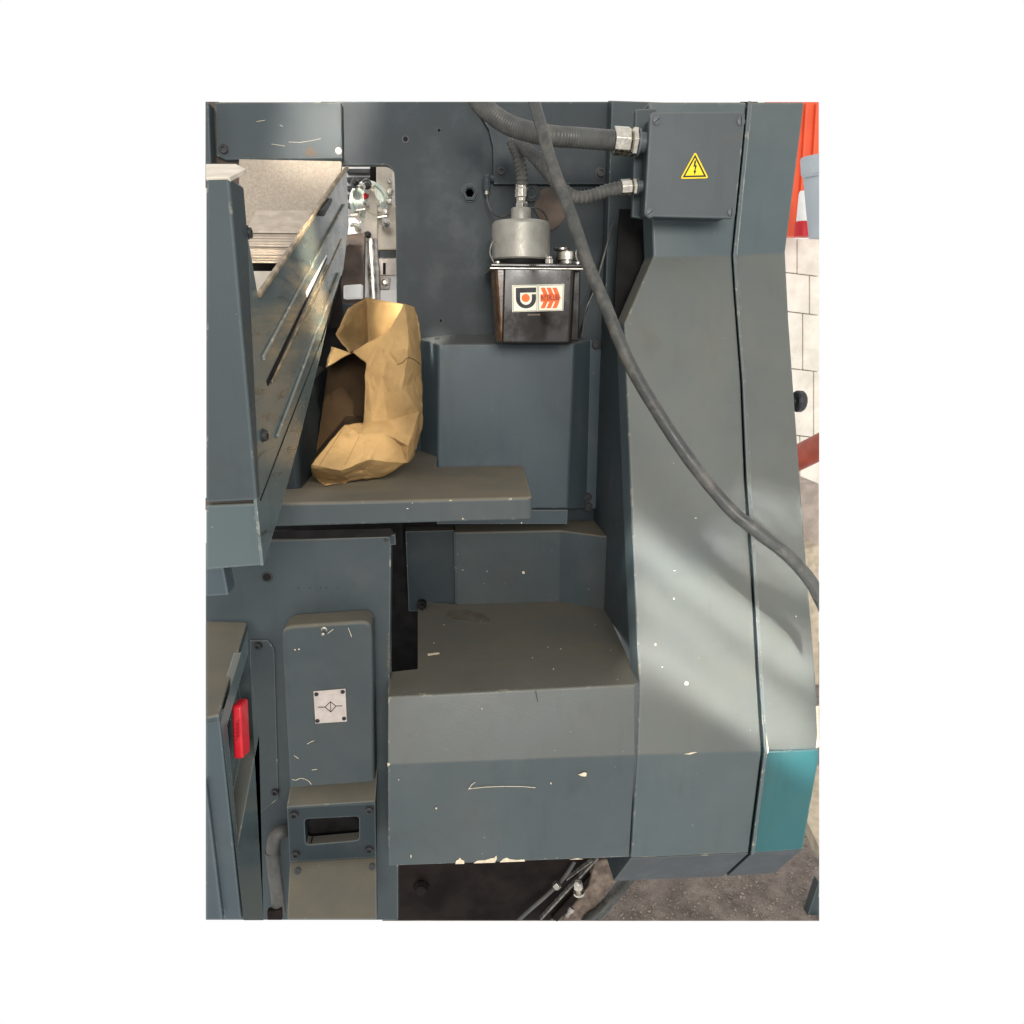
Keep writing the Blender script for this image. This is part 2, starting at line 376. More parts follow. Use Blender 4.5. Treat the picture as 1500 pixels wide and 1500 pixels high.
# ================================================================== SETTING: floor, far wall
gnd = [at_z(560, 1348, 0), at_z(1200, 1348, 0), at_z(1200, 940, 0), at_z(800, 940, 0)]
fl = plate('floor', gnd, (0, 0, -.002), M['floor'], None, 0); fl['kind'] = 'structure'
bm = bmesh.new()
for i in range(1700):
    px = random.uniform(880, 1200); py = random.uniform(1225, 1346); p = at_z(px, py, 0); r = random.uniform(.0006, .0019)*random.choice((1, 1, 1, 2.0))
    mt = Matrix.Translation(p+Vector((0, 0, r*.3))) @ Matrix.Rotation(random.uniform(0, 6), 4, 'Z') @ Matrix.Diagonal((r*random.uniform(.8, 1.8), r, r*.7, 1))
    if px+r*900 > 1199: continue
    g = bmesh.ops.create_icosphere(bm, subdivisions=1, radius=1, matrix=mt)
    for v in g['verts']: v.co += Vector((random.uniform(-1, 1), random.uniform(-1, 1), random.uniform(-1, 1)))*r*.3
gr = link('floor_grit', bm, M['stone'], None, 0, smooth=False); gr['kind'] = 'stuff'; gr['label'] = 'loose grit and metal chips scattered over the dirty floor'; gr['category'] = 'grit'

YW = 2.75
wall = thing('block_wall', 'white painted concrete block wall beyond the right side of the machine', 'wall', at_y(1180, 700, YW+.1))
yplate('mortar_bed', [(1100, 350), (1200, 350), (1200, 830), (1100, 830)], YW+.02, .12, M['mortar'], wall, 0)
rows = [352, 405, 462, 545, 642, 735, 826]
for i, (a, b) in enumerate(zip(rows, rows[1:])):
    cut = (1168, 1186, 1176, 1192, 1172, 1188)[i]; sl = 14
    for x0, x1 in ((1105, cut-.5), (cut+.5, 1200)):
        j = lambda: random.uniform(-.004, .004)
        yplate('block', [(x0, a+.6-(1200-x0)*.12), (x1, a+.6-(1200-x1)*.12), (x1, b-.6-(1200-x1)*.12), (x0, b-.6-(1200-x0)*.12)], YW+j(), .02, M['block'], wall, .004)

# orange-red door leaf, ribbed
d = thing('steel_door', 'orange-red ribbed steel door behind the top of the column', 'door', at_y(1185, 340, 2.5))
yplate('leaf', [(1120, 149), (1200, 149), (1200, 346), (1120, 346)], 2.5, .05, M['door'], d, .003)
for x in (1163, 1181, 1196): yplate('rib', [(x, 150), (x+4, 150), (x-8, 345), (x-12, 345)], 2.485, .016, M['door'], d, .004)

# pale grey bucket upside on the block wall edge, red-and-white cone beside it
bp = at_y(1216, 345, 2.2)
def half_round(name, prof, cx, Y, mat, parent, x_lim=1200):
    bm = bmesh.new(); seg = 28; rings = []
    for py, rpx in prof:
        c = at_y(cx, py, Y); r = rpx/FPX*Y
        rings.append([bm.verts.new(c+Vector((math.cos(R(180*k/seg)+R(180))*r, math.sin(R(180*k/seg)+R(180))*r, 0))) for k in range(seg+1)])
    for a, b in zip(rings, rings[1:]):
        for k in range(seg): bm.faces.new((a[k], a[k+1], b[k+1], b[k]))
    bmesh.ops.recalc_face_normals(bm, faces=bm.faces)
    n = at_y(x_lim, 300, Y)-CAM; n2 = at_y(x_lim, 200, Y)-CAM
    bmesh.ops.bisect_plane(bm, geom=bm.verts[:]+bm.edges[:]+bm.faces[:], plane_co=CAM, plane_no=n2.cross(n) if n2.cross(n).x > 0 else n.cross(n2), clear_outer=True)
    return link(name, bm, mat, parent)
bk = thing('plastic_bucket', 'pale grey plastic bucket with a rolled rim beside the red door', 'bucket', at_y(1195, 350, 2.2))
half_round('body', [(262, 28), (350, 20), (351, 1)], 1204, 2.2, M['bucket'], bk)
half_round('rim', [(233, 26), (232, 30), (236, 32), (258, 31), (262, 28)], 1204, 2.19, M['bucket'], bk)
cn = thing('marker_post', 'short red and white plastic marker post next to the bucket', 'marker', at_y(1173, 348, 2.35))
half_round('white_sleeve', [(280, 4), (284, 6), (325, 10)], 1176, 2.35, M['white'], cn)
half_round('red_foot', [(325, 11), (328, 12), (347, 13), (348, 2)], 1176, 2.35, M['red'], cn)
# red tube running out to the right, concrete sill beneath it
a, b_ = at_y(1130, 690, 1.9), at_y(1230, 640, 1.70)
tag(link('red_pipe', trim(tube_bm([a, a.lerp(b_, .5), b_], .036, 20), CAM, RGTN), M['redpipe']), 'thick red-brown pipe passing behind the column below the black knob', 'pipe')
tag(yplate('concrete_sill', [(1120, 722), (1200, 708), (1200, 800), (1120, 815)], 2.3, .2, M['pink'], None, .004), 'dusty pinkish concrete sill low against the block wall', 'sill')
tag(yplate('timber_offcut', [(1150, 812), (1200, 800), (1200, 1130), (1150, 1100)], 2.2, .12, M['wood'], None, .004), 'pale upright timber board behind the right edge of the machine', 'board')
pts = [at_z(1176, 1128, .28), at_z(1200, 1120, .28), at_z(1200, 1242, .28), at_z(1182, 1205, .28)]
tag(plate('pallet_board', pts, (0, 0, -.03), M['wood'], None, .002), 'pale pallet board leaning low beside the teal cover', 'pallet')
tag(yplate('machine_foot', [(1199.5, 1292), (1200, 1292), (1200, 1348), (1181, 1348)], 1.2, .02, M['grey'], None, .001), 'small grey steel foot of a neighbouring machine on the floor', 'foot')

# ================================================================== PRINTING PRESS
YB = 1.45
press = thing('printing_press', 'dark grey-green painted printing press with angular covers and a wide sloping column', 'machine', (0.1, 1.2, 0))
# --- rear wall plate: pieces round the window opening
yplate('back_panel', [(470, 149), (945, 149), (945, 800), (425, 800), (425, 445), (581, 445), (580, 340), (578, 262), (577, 252), (574, 246), (569, 242.5), (563, 241), (470, 241)], YB, .02, M['panel'], press, 0)
# raised plate with the stepped left edge behind the conduits
pts = [at_y(x, y, YB-.012) for x, y in [(690, 149), (945, 149), (940, 284), (905, 290), (895, 270), (723, 270), (722, 216), (716, 190), (703, 168), (692, 156)]]
plate('stepped_plate', pts, (0, .0118, 0), M['panel'], press, .002)
yplate('side_rail', [(905, 296), (940, 300), (884, 520), (866, 500), (849, 495)], YB-.02, .018, M['panel'], press, .002)
yplate('edge_strip', [(905, 298), (909, 298), (897, 440), (889, 480), (885, 480)], YB-.03, .012, M['grey'], press, .001)
# holes and screws in the rear wall
def hole(p, r, parent):
    link('hole_rim', lathe_bm(p, (0, -1, 0), [(0, r*1.4), (.0008, r*1.3), (.0008, r), (-.004, r*.9), (-.004, r*.1)], 20), M['screw'], parent)
    link('threaded_hole', lathe_bm(p+Vector((0, -.0002, 0)), (0, -1, 0), [(0, r*.97), (.0004, r*.97)], 16), M['iron'], parent)
for x, y, r in ((594, 204, .0048), (643, 191, .0034), (646, 470, .0034)): hole(at_y(x, y, YB), r, press)
for x, y, r in ((734, 251, .0075), (880, 253, .0085)):
    screw(at_y(x, y, YB-(.012 if x > 720 else 0)), r, press)
hx = at_y(688, 283, YB)
link('hex_plug', lathe_bm(hx, (0, -1, 0), [(0, .016), (.008, .016), (.009, .010), (.003, .0095), (.003, .001)], 6), M['panel'], press, .001)
link('plug_flange', lathe_bm(hx, (0, -1, 0), [(0, .0175), (.003, .0175)], 28), M['panel'], press, .0008)
hb = at_y(778, 283, YB)
link('plug_flange', lathe_bm(hb, (0, -1, 0), [(0, .0165), (.006, .0165), (.007, .009), (.003, .0085), (.003, .001)], 28), M['panel'], press, .0008)
yplate('adhesive_patch', fl_pts := [(786, 283), (800, 274), (828, 280), (832, 312), (820, 330), (808, 338), (792, 325), (782, 305)], YB-.004, .0035, M['rust'], press, .0005)

# --- upper left cover box
yplate('upper_cover', [(314, 149), (500, 149), (502, 233), (330, 234), (316, 228)], 1.425, .024, M['grey'], press, .003)
yplate('upper_cover_edge', [(301, 149), (306, 149), (309, 240), (301, 240)], 1.40, .03, M['grey'], press, .003)
yplate('upper_cover_gap', [(301, 149), (320, 149), (360, 230), (360, 275), (301, 275)], 1.44, .008, M['rust'], press, 0)
for x, y, m_, r_ in ((328, 219, SOCK, .0075), (496, 221, SOCKI, .0050)): screw(at_y(x, y, 1.425), r_, press, m_)

# --- bulged cover panel behind the bag and under the pump
YC = 1.375
f_ = [at_y(642, 504, YC), at_y(842, 503, YC), at_y(831, 745, YC), at_y(641, 745, YC)]
lf = [at_y(616, 495, YB-.005), at_y(618, 745, YB-.005)]
rt = [at_y(868, 496, YB-.012), at_y(862, 745, YB-.012)]
tl = [at_y(655, 491, YB-.005), at_y(860, 489, YB-.005)]
bm = bmesh.new(); V = lambda p: bm.verts.new(p)
fv = [V(p) for p in f_]; l0, l1 = V(lf[0]), V(lf[1]); r0, r1 = V(rt[0]), V(rt[1])
bm.faces.new(fv); bm.faces.new((l0, fv[0], fv[3], l1)); bm.faces.new((fv[1], r0, r1, fv[2])); bm.faces.new((l0, V(tl[0]+Vector((0, 0, 0))), V(tl[1]), r0, fv[1], fv[0]))
bm.faces.new((l1, fv[3], fv[2], r1))
link('bulged_cover', bm, M['blue'], press, .004, sharp=10)
yplate('cover_flange', [(863, 497), (881, 496), (879, 745), (858, 745)], YB-.02, .012, M['blue'], press, .0015)
for x, y in ((873, 505), (860, 728), (861, 742)): screw(at_y(x, y, YB-.02), .0085, press)
yplate('cover_foot', [(640, 747), (832, 747), (831, 768), (640, 768)], YC-.003, .06, M['blue'], press, .0015)
screw(at_y(641, 497, YB-.03), .005, press, SOCK, n=(0, 0, 1))

# --- sloping plane shared by column and base block
p1 = at_y(1000, 375, 1.245); p5 = at_y(1000, 1105, .965)
SN = Vector((1, 0, 0)).cross(p5-p1).normalized()
S = lambda x, y: at_p(x, y, p1, SN)
YF = .965
T = lambda x, y: at_y(x, y, 1.245)
Fv = lambda x, y: at_p(x, y, S(1000, 1105), Vector((0, 1, 0)))
# left column cover
k = [S(957, 376), S(1072.4, 374)]
top = [T(950, 149), T(1094.2, 149), k[1], k[0]]
sl = [k[0], k[1], S(1075.8, 430), S(1085.6, 560), S(1091, 700), S(1101.3, 850), S(1108.3, 980), S(1116, 1102), S(933, 1107), S(936, 1000), S(925, 750), S(914, 475)]
lo_ = [S(933, 1107), S(1116, 1102), Fv(1097, 1250), Fv(924, 1258)]
ch = [Fv(924, 1258), Fv(1097, 1250), at_y(1060, 1284, 1.04), at_y(899, 1291, 1.04)]
link('column_cover', shell_bm([top, sl, lo_], 1.43, .055), M['cover'], press, .004, sharp=10)
link('column_sole', shell_bm([ch], 1.30), M['panel'], press, .002)  # darker paint puts the shade of the underside into the colour
xcore = S(914, 475).x+.012
pk = S(914, 482)
bm = poly_bm([Vector((xcore, S(925, 750).y+.05, S(925, 750).z)), Vector((xcore, S(936, 1000).y+.05, .60)), Vector((xcore, 1.44, .60)), Vector((xcore, 1.44, at_y(940, 149, 1.44).z)), Vector((xcore, 1.405, at_y(940, 149, 1.405).z)), Vector((xcore, 1.405, pk.z+.015)), Vector((xcore, pk.y+.05, pk.z))], Vector((.10, 0, 0)))
link('column_core', bm, M['grey'], press, .002)
yplate('column_head_shade', [(908, 306), (966, 306), (962, 384), (921, 478), (900, 474), (902, 400)], 1.33, .006, M['iron'], press, 0)  # near-black sheet painted in for the shade beside the column head
# right column cover
kr = [S(1077, 374), S(1151, 369)]
top = [T(1099, 149), T(1179, 149), kr[1], kr[0]]
sl = [kr[0], kr[1], S(1156, 470), S(1176, 750), S(1198, 1028), S(1199.5, 1050), S(1199.5, 1098), S(1122, 1101), S(1114, 980), S(1107, 850), S(1097, 700), S(1091, 560), S(1081, 430)]
link('column_side_cover', shell_bm([top, sl], 1.43), M['cover'], press, .004, sharp=10)
ch1 = [Fv(1122, 1101), Fv(1199.5, 1098), Fv(1199.5, 1113), Fv(1176, 1245), Fv(1103, 1250)]
ch2 = [Fv(1103, 1250), Fv(1176, 1245), at_y(1135, 1279, 1.04), at_y(1066, 1284, 1.04)]
link('column_toe', shell_bm([ch1], 1.30), M['teal'], press, .003, sharp=10)
link('column_toe_sole', shell_bm([ch2], 1.30), M['panel'], press, .002)  # underside shade put into the darker paint here too
# raised seam lip between the two covers
def lip(name, pts, w, h, mat):
    bm = bmesh.new(); rows = []
    for p, n in pts:
        rows.append([bm.verts.new(p+Vector((-w, 0, 0))), bm.verts.new(p+Vector((-w, 0, 0))+n*h), bm.verts.new(p+Vector((w, 0, 0))+n*h), bm.verts.new(p+Vector((w, 0, 0)))])
    for a, b in zip(rows, rows[1:]):
        for i in range(4): bm.faces.new((a[i], a[(i+1) % 4], b[(i+1) % 4], b[i]))
    bm.faces.new(rows[0]); bm.faces.new(rows[-1][::-1])
    return link(name, bm, mat, press, .0015)
sn = -SN if SN.y > 0 else SN
fy = Vector((0, -1, 0))
lip('seam_lip', [(T(1097, 149), fy), (S(1075, 374), (fy+sn).normalized()), (S(1078.5, 430), sn), (S(1088.5, 560), sn), (S(1094.5, 700), sn), (S(1105, 850), sn), (S(1112, 980), sn), (S(1120, 1101), (sn+fy).normalized()), (Fv(1101, 1249), fy)], .0028, .005, M['cover'])
# dark packing behind the seam
yplate('seam_backing', [(1085, 149), (1110, 149), (1090, 372), (1065, 372)], 1.27, .02, M['iron'], press, 0)
bm = poly_bm([S(x, y)+Vector((0, .02, 0)) for x, y in [(1062, 376), (1090, 376), (1104, 560), (1120, 850), (1132, 1102), (1105, 1102), (1092, 850), (1074, 560)]], Vector((0, .02, 0)))
link('seam_backing', bm, M['iron'], press)
# black hand knob on the right flank
kp = at_y(1160, 588, 1.24)
kn = link('hand_knob', lathe_bm(kp, (1, 0, 0), [(0, .008), (.004, .008), (.005, .018), (.009, .0205), (.018, .0205), (.022, .018), (.023, .002)], 14), M['screw'], press, .001)
plabel(kn, 'round black plastic hand knob')

# --- base block
zt = S(750, 1011).z
tp = [S(568, 1020), S(929, 1004), S(936, 1000), at_z(888, 893, zt), at_z(818, 881, zt), at_z(670, 885, zt), at_z(612, 881, zt), at_z(612, 980, zt), at_z(568, 985, zt)]
sf = [S(568, 1020), S(929, 1004), S(929.5, 1107), S(568, 1121)]
lf = [S(568, 1121), S(929.5, 1107), Fv(921, 1256), Fv(569, 1269)]
bm = bmesh.new()
for f in (tp, sf, lf): bm.faces.new([bm.verts.new(p) for p in f])
bmesh.ops.remove_doubles(bm, verts=bm.verts, dist=.0015)
bl = Fv(569, 1269); br = Fv(921, 1256); z1 = (bl.z+br.z)/2
for e0, e1 in ((bl, br),):
    bm.faces.new([bm.verts.new(p) for p in (e0, e1, Vector((e1.x, 1.12, z1)), Vector((e0.x, 1.12, z1)))])
l0, l1, l2 = S(568, 1020), S(568, 1121), bl
bm.faces.new([bm.verts.new(p) for p in (l0, l1, l2, Vector((l2.x, 1.06, l2.z)), Vector((l0.x, 1.06, l0.z)))])
bmesh.ops.remove_doubles(bm, verts=bm.verts, dist=.0015)
link('base_block', bm, M['base'], press, .003, sharp=10)
# recess walls above the block
wb = [at_z(670, 885, zt), at_z(818, 881, zt), at_z(888, 893, zt)]
yb = wb[0].y
up = [at_p(670, 776, wb[0], Vector((0, 1, 0))), at_p(818, 777, wb[1], Vector((0, 1, 0))), at_p(888, 787, wb[2], Vector((0, 1, 0)))]
zl = up[1].z
up = [Vector((b.x, b.y, zl)) for b in wb]
bk_ = [Vector((wb[0].x, 1.44, zl)), Vector((wb[2].x+.01, 1.44, zl))]
bm = bmesh.new()
for f in ([wb[0], wb[1], up[1], up[0]], [wb[1], wb[2], up[2], up[1]], [up[0], up[1], up[2], bk_[1], bk_[0]]):
    bm.faces.new([bm.verts.new(p) for p in f])
bmesh.ops.remove_doubles(bm, verts=bm.verts, dist=.001)
link('recess_wall', bm, M['grey'], press, .004, sharp=10)
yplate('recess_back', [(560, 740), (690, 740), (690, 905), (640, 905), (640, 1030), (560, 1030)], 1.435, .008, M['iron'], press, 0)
link('recess_return', box_bm((wb[0].x-.004, wb[0].y+.004, zt), (wb[0].x, 1.43, zl)), M['panel'], press)
link('recess_shelf', box_bm((at_y(597, 850, 1.40).x, 1.395, zt-.02), (wb[0].x, 1.43, zl)), M['panel'], press, .001)
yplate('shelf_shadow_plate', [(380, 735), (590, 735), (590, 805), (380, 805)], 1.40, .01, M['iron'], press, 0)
link('recess_edge', box_bm((wb[2].x+.001, wb[2].y-.004, zt), (wb[2].x+.005, 1.42, zl+.03)), M['iron'], press)
link('pivot_stub', lathe_bm(at_y(618, 884, 1.38), (0, -1, .1), [(0, .010), (.02, .010), (.02, .006), (.03, .006)], 18), M['iron'], press, .001)

# --- work shelf
zs = at_y(780, 728, 1.0).z
sp = [Vector((at_y(395, 745, 1.0).x, 1.0, zs)), at_y(780, 728, 1.0), at_z(767, 681, zs), Vector((at_z(430, 690, zs).x, at_z(767, 681, zs).y, zs))]
sp = fillet(sp, .012, which=[1, 2])
plate('work_shelf', sp, (0, 0, -.0365), M['shelf'], press, .005, seg=3)
plate('shelf_rear', [Vector((sp[0].x, 1.22, zs-.004)), Vector((at_y(640, 700, 1.3).x, 1.22, zs-.004)), Vector((at_y(640, 700, 1.3).x, 1.45, zs-.004)), Vector((sp[0].x, 1.45, zs-.004))], (0, 0, -.03), M['grey'], press, .002)
# upright web at the rear left of the shelf
xw = at_y(441, 705, 1.10).x
bm = poly_bm([Vector((xw, 1.09, zs-.01)), Vector((xw, 1.10, zs+.10)), Vector((xw, 1.20, zs+.16)), Vector((xw, 1.44, zs+.18)), Vector((xw, 1.44, zs-.01))], Vector((-.05, 0, 0)))
link('shelf_web', bm, M['panel'], press, .010, seg=4)
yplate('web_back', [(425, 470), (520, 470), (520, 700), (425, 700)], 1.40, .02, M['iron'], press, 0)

# --- lower left front panel
YP = 1.055
yplate('lower_panel', [(301, 795), (573, 786), (571, 985), (583, 1260), (583, 1348), (301, 1348)], YP, .035, M['grey'], press, .0015)
yplate('gap_seal', [(385, 778), (573, 774), (573, 786), (385, 790)], YP-.003, .004, M['iron'], press, 0)
plate('panel_lip', [at_y(569, 784, YP-.002), at_y(579, 783, YP-.002), at_y(580, 798, YP-.002), at_y(570, 799, YP-.002)], (0, .01, 0), M['panel'], press, .001)
hole(at_y(391, 845, YP), .0065, press)
screw(at_y(565, 791, YP), .0025, press)
for x in (437, 454, 470, 478, 494): link('stud_mark', lathe_bm(at_y(x, 861, YP), (0, -1, 0), [(0, .0012), (.0006, .001)], 8), M['screw'], press)
yplate('side_plate', [(366, 938), (392, 938), (402, 950), (408, 1170), (366, 1204)], YP-.0025, .0023, M['grey'], press, .0008, r=.01, which=[2])
for x, y in ((378, 946), (403, 1160)): screw(at_y(x, y, YP-.0025), .006, press)
# filter cover with a pull stud and symbol plate
fc = [at_y(x, y, YP-.05) for x, y in [(411, 918), (545, 909), (549, 1147), (424, 1156)]]
fcov = plate('filter_cover', fillet(fc, .02, which=[0, 1]), (0, .0495, 0), M['grey'], press, .006, seg=3)
link('pull_stud', lathe_bm(at_y(475, 921, YP-.05), (0, -1, -.25), [(0, .005), (.002, .005), (.003, .003), (.014, .003), (.016, .001)], 12), M['steel'], press)
np_ = yplate('symbol_plate', [(459, 1013), (506, 1009), (508, 1057), (462, 1060)], YP-.0518, .0014, M['plate'], press, .0003)
for x, y in ((463.5, 1017), (502, 1013.5), (465, 1056), (504, 1052.5)): screw(at_y(x, y, YP-.0518), .0028, press, SOCK)
def stroke(name, pxs, Y, wpx, mat, parent, th=.0004, closed=False):
    bm = bmesh.new(); P = [at_y(x, y, Y) for x, y in pxs]
    if closed: P.append(P[0])
    for a, b in zip(P, P[1:]):
        dd = (b-a).normalized(); nn = Vector((dd.z, 0, -dd.x))*wpx/FPX*Y*.5; e = dd*wpx/FPX*Y*.3
        poly = [a-e+nn, b+e+nn, b+e-nn, a-e-nn]
        v = [bm.verts.new(q) for q in poly]; v2 = [bm.verts.new(q+Vector((0, th, 0))) for q in poly]
        bm.faces.new(v); bm.faces.new(v2[::-1])
        for i in range(4): bm.faces.new((v[i], v2[i], v2[(i+1) % 4], v[(i+1) % 4]))
    return link(name, bm, mat, parent, smooth=False)
ys = YP-.0523
stroke('filter_symbol', [(476, 1036), (484, 1028), (492, 1034.5), (484.5, 1043)], ys, 1.1, M['black'], np_, closed=True)
stroke('filter_symbol', [(466, 1036), (476, 1036)], ys, 1.1, M['black'], np_)
stroke('filter_symbol', [(492, 1034.5), (501, 1034)], ys, 1.1, M['black'], np_)
stroke('filter_symbol', [(484, 1028), (484.5, 1043)], ys, .9, M['black'], np_)
# window box under the filter cover
YQ = YP-.055
bx = [at_y(420, 1182, YQ), at_y(550, 1177, YQ), at_y(551, 1256, YQ), at_y(424, 1263, YQ)]
hole = [at_y(446, 1200, YQ), at_y(526, 1196, YQ), at_y(526, 1231, YQ), at_y(448, 1238, YQ)]
ho = fillet(hole, .007, seg=4); bo = []
for i, p in enumerate(bx): bo += [p]*5
bm = bmesh.new()
of = [bm.verts.new(p) for p in bx]; hi_ = [bm.verts.new(p) for p in ho]; hb_ = [bm.verts.new(p+Vector((0, .02, 0))) for p in ho]; ob = [bm.verts.new(p+Vector((0, .02, 0))) for p in bx]
n = len(hi_)
for i in range(n):
    c0 = i//5; c1 = ((i+1) % n)//5
    if c0 == c1: bm.faces.new((hi_[i], hi_[(i+1) % n], of[c0]))
    else: bm.faces.new((hi_[i], hi_[(i+1) % n], of[c1], of[c0]))
    bm.faces.new((hi_[i], hi_[(i+1) % n], hb_[(i+1) % n], hb_[i]))
for i in range(4): bm.faces.new((of[i], of[(i+1) % 4], ob[(i+1) % 4], ob[i]))
link('window_frame', bm, M['panel'], press, .001)
yplate('window_recess', [(440, 1190), (532, 1188), (532, 1245), (440, 1245)], YQ+.035, .01, M['iron'], press, 0)
zplate('window_ledge', [(445, 1236), (528, 1228), (528, 1219), (446, 1227)], at_y(485, 1234, YQ+.002).z, .004, M['brown'], press, 0)
tz = bx[0].z
plate('window_box_top', [bx[0]+Vector((0, -.001, .0005)), Vector((bx[1].x, YQ-.001, bx[0].z+.0005)), Vector((bx[1].x, YP, bx[0].z+.022)), Vector((bx[0].x, YP, bx[0].z+.022))], (0, .002, -.01), M['grey'], press, .001)
for x, y in ((431, 1193), (541, 1186), (433, 1251), (541, 1244)): screw(at_y(x, y, YQ), .0065, press)
# dusty chute below it
t0 = at_y(424, 1263, YQ+.012); t1 = at_y(551, 1256, YQ+.012)
plate('chute', [t0, t1, at_y(552, 1348, YQ-.075), at_y(420, 1348, YQ-.075)], (0, .02, -.004), M['grey'], press, .002)
for x, y in ((436, 1276), (545, 1270)): screw(at_y(x, y, YQ-.004), .0042, press, SOCK, n=(0, -.7, .7))
path = spline([at_y(432, 1222, YP-.01), at_y(416, 1217, YP-.035), at_y(402, 1228, YP-.045), at_y(400, 1262, YP-.045), at_y(405, 1300, YP-.045), at_y(409, 1337, YP-.045)], 10)
link('drain_elbow', tube_bm(path, .0115, 16), M['conduit'], press)
link('drain_union', lathe_bm(at_y(399, 1246, YP-.045), (0, 0, -1), [(0, .0125), (.012, .0125), (.013, .0115)], 16), M['conduit'], press)
yplate('drain_foot', [(391, 1336), (412, 1333), (413, 1348), (392, 1348)], YP-.06, .01, M['brown'], press, .001)

# --- dark underside below the block
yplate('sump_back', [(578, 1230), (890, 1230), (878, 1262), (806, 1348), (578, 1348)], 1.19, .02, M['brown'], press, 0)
link('sump_bolt', lathe_bm(at_y(617, 1297, 1.19), (0, -1, 0), [(0, .017), (.006, .017), (.012, .013), (.016, .012)], 6), M['brown'], press, .003)
for (x0, y0, x1, y1, wd, mt, dep) in ((792, 1348, 876, 1258, 4, 'rubbed', 1.17), (830, 1290, 868, 1262, 2.4, 'rubbed', 1.16), (812, 1348, 890, 1262, 14, 'brown', 1.18)):
    a, b = at_y(x0, y0, dep), at_y(x1, y1, dep); nn = Vector((b.z-a.z, 0, a.x-b.x)).normalized()*wd/FPX*dep*.5
    plate('sump_rail', [a+nn, b+nn, b-nn, a-nn], (0, .01, 0), M[mt], press, .001)
plate('cast_bracket', [at_y(x, y, 1.175) for x, y in [(824, 1348), (862, 1300), (872, 1262), (902, 1258), (900, 1290), (862, 1348)]], (0, .03, 0), M['rust2'], press, .004)
fp = at_y(846, 1290, 1.14)
link('grease_fitting', lathe_bm(fp, (.12, 0, -1), [(0, .005), (.004, .009), (.018, .010), (.022, .006), (.026, .006), (.028, .012), (.033, .012)], 10), M['nickel'], press, .0006)
link('oil_pipe', trim(tube_bm(spline([at_y(742, 1366, 1.15), at_y(768, 1340, 1.15), at_y(800, 1312, 1.155), at_y(826, 1286, 1.16), at_y(842, 1262, 1.17)], 8), .0042, 10), CAM, BOTN), M['conduit'], press)
link('pipe_union', lathe_bm(at_y(812, 1300, 1.15), (.7, 0, .7), [(0, .006), (.002, .009), (.012, .009), (.014, .006)], 6), M['steel'], press, .0006)
link('grease_fitting', lathe_bm(at_y(838, 1330, 1.14), (-.5, -.2, -.6), [(0, .007), (.008, .007), (.010, .0045), (.020, .0045)], 8), M['steel'], press, .0006)
hp = spline([at_y(845, 1370, 1.15), at_y(864, 1348, 1.16), at_y(880, 1335, 1.17), at_y(900, 1312, 1.19), at_y(922, 1284, 1.24)], 8)
tag(link('drain_hose', trim(tube_bm(hp, .0135, 18), CAM, BOTN), M['rubber']), 'thick black hose running to the floor under the machine base', 'hose')

# --- paint chips and scratch marks on base and column
def chip(name, pts, mapper, n, mat=None):
    P = [mapper(x, y)+n*.0006 for x, y in pts]
    return plate(name, P, -n*.0005, mat or M['chip'], press, 0, smooth=False)
def ragged(cx, cy, wx, wy, k=11):
    return [(cx+math.cos(2*math.pi*i/k)*wx*random.uniform(.55, 1.1), cy+math.sin(2*math.pi*i/k)*wy*random.uniform(.5, 1.1)) for i in range(k)]
chip('paint_chip', [(667, 1265.3), (668, 1261), (672, 1258.5), (673.5, 1256), (676, 1259), (680, 1260.5), (680, 1265)], Fv, fy)
chip('paint_chip', [(694, 1264.3), (698, 1261), (703, 1260), (710, 1260), (718, 1257.5), (724, 1256.5), (727, 1253), (728, 1257), (725, 1263.2)], Fv, fy)
chip('paint_chip', [(732, 1262.8), (737, 1258), (742, 1256), (747, 1258.5), (758, 1259.5), (768, 1258.5), (769, 1261.4)], Fv, fy)
chip('paint_chip', [(834, 1259), (846, 1257), (854, 1258.3)], Fv, fy)
chip('paint_chip', [(847, 1134.5), (856, 1131), (859.5, 1132), (858.5, 1137), (853, 1137)], Fv, fy)
for cx, cy, a, b in ((639, 1184, 1.3, 1.6), (602, 1254, .8, 3), (807, 1147, 1.2, 2), (584, 1142, 1.2, .6)):
    chip('paint_chip', ragged(cx, cy, a, b), Fv, fy)
for cx, cy, a, b in ((1006, 1001, 3.2, 3.2), (987, 877, 1.5, 1.7), (960, 944, 1.4, 2.2), (988, 836, 1.8, .8), (1166, 903, .9, 1.2), (706, 1038, .8, 1), (970, 977, 1.1, .9), (1019, 759, 2, .8)):
    chip('paint_chip', ragged(cx, cy, a, b), S, sn)
chip('paint_chip', [(1002, 1104.5), (1016, 1101.5), (1021, 1101.8), (1010, 1105.2)], S, sn)
chip('paint_chip', [(1116.5, 1074), (1121, 1073), (1125, 1100), (1121, 1106), (1118, 1098)], S, sn*5)
chip('paint_chip', [(1195, 1035), (1199, 1033), (1199.3, 1094), (1195, 1096), (1197, 1075)], S, sn)
chip('paint_chip', [(567.5, 1117), (572, 1119), (568, 1123)], S, sn)
def sc(name, pxs, Y, wpx): return stroke(name, pxs, Y, wpx, M['chip'], press)
ya = Fv(740, 1150).y-.0007
sc('scratch_mark', [(686, 1156), (692, 1155), (712, 1153), (740, 1152), (765, 1152.3), (784, 1153.8)], ya, .9)
sc('scratch_mark', [(687, 1155.5), (691, 1149.5), (696, 1146)], ya, .9)
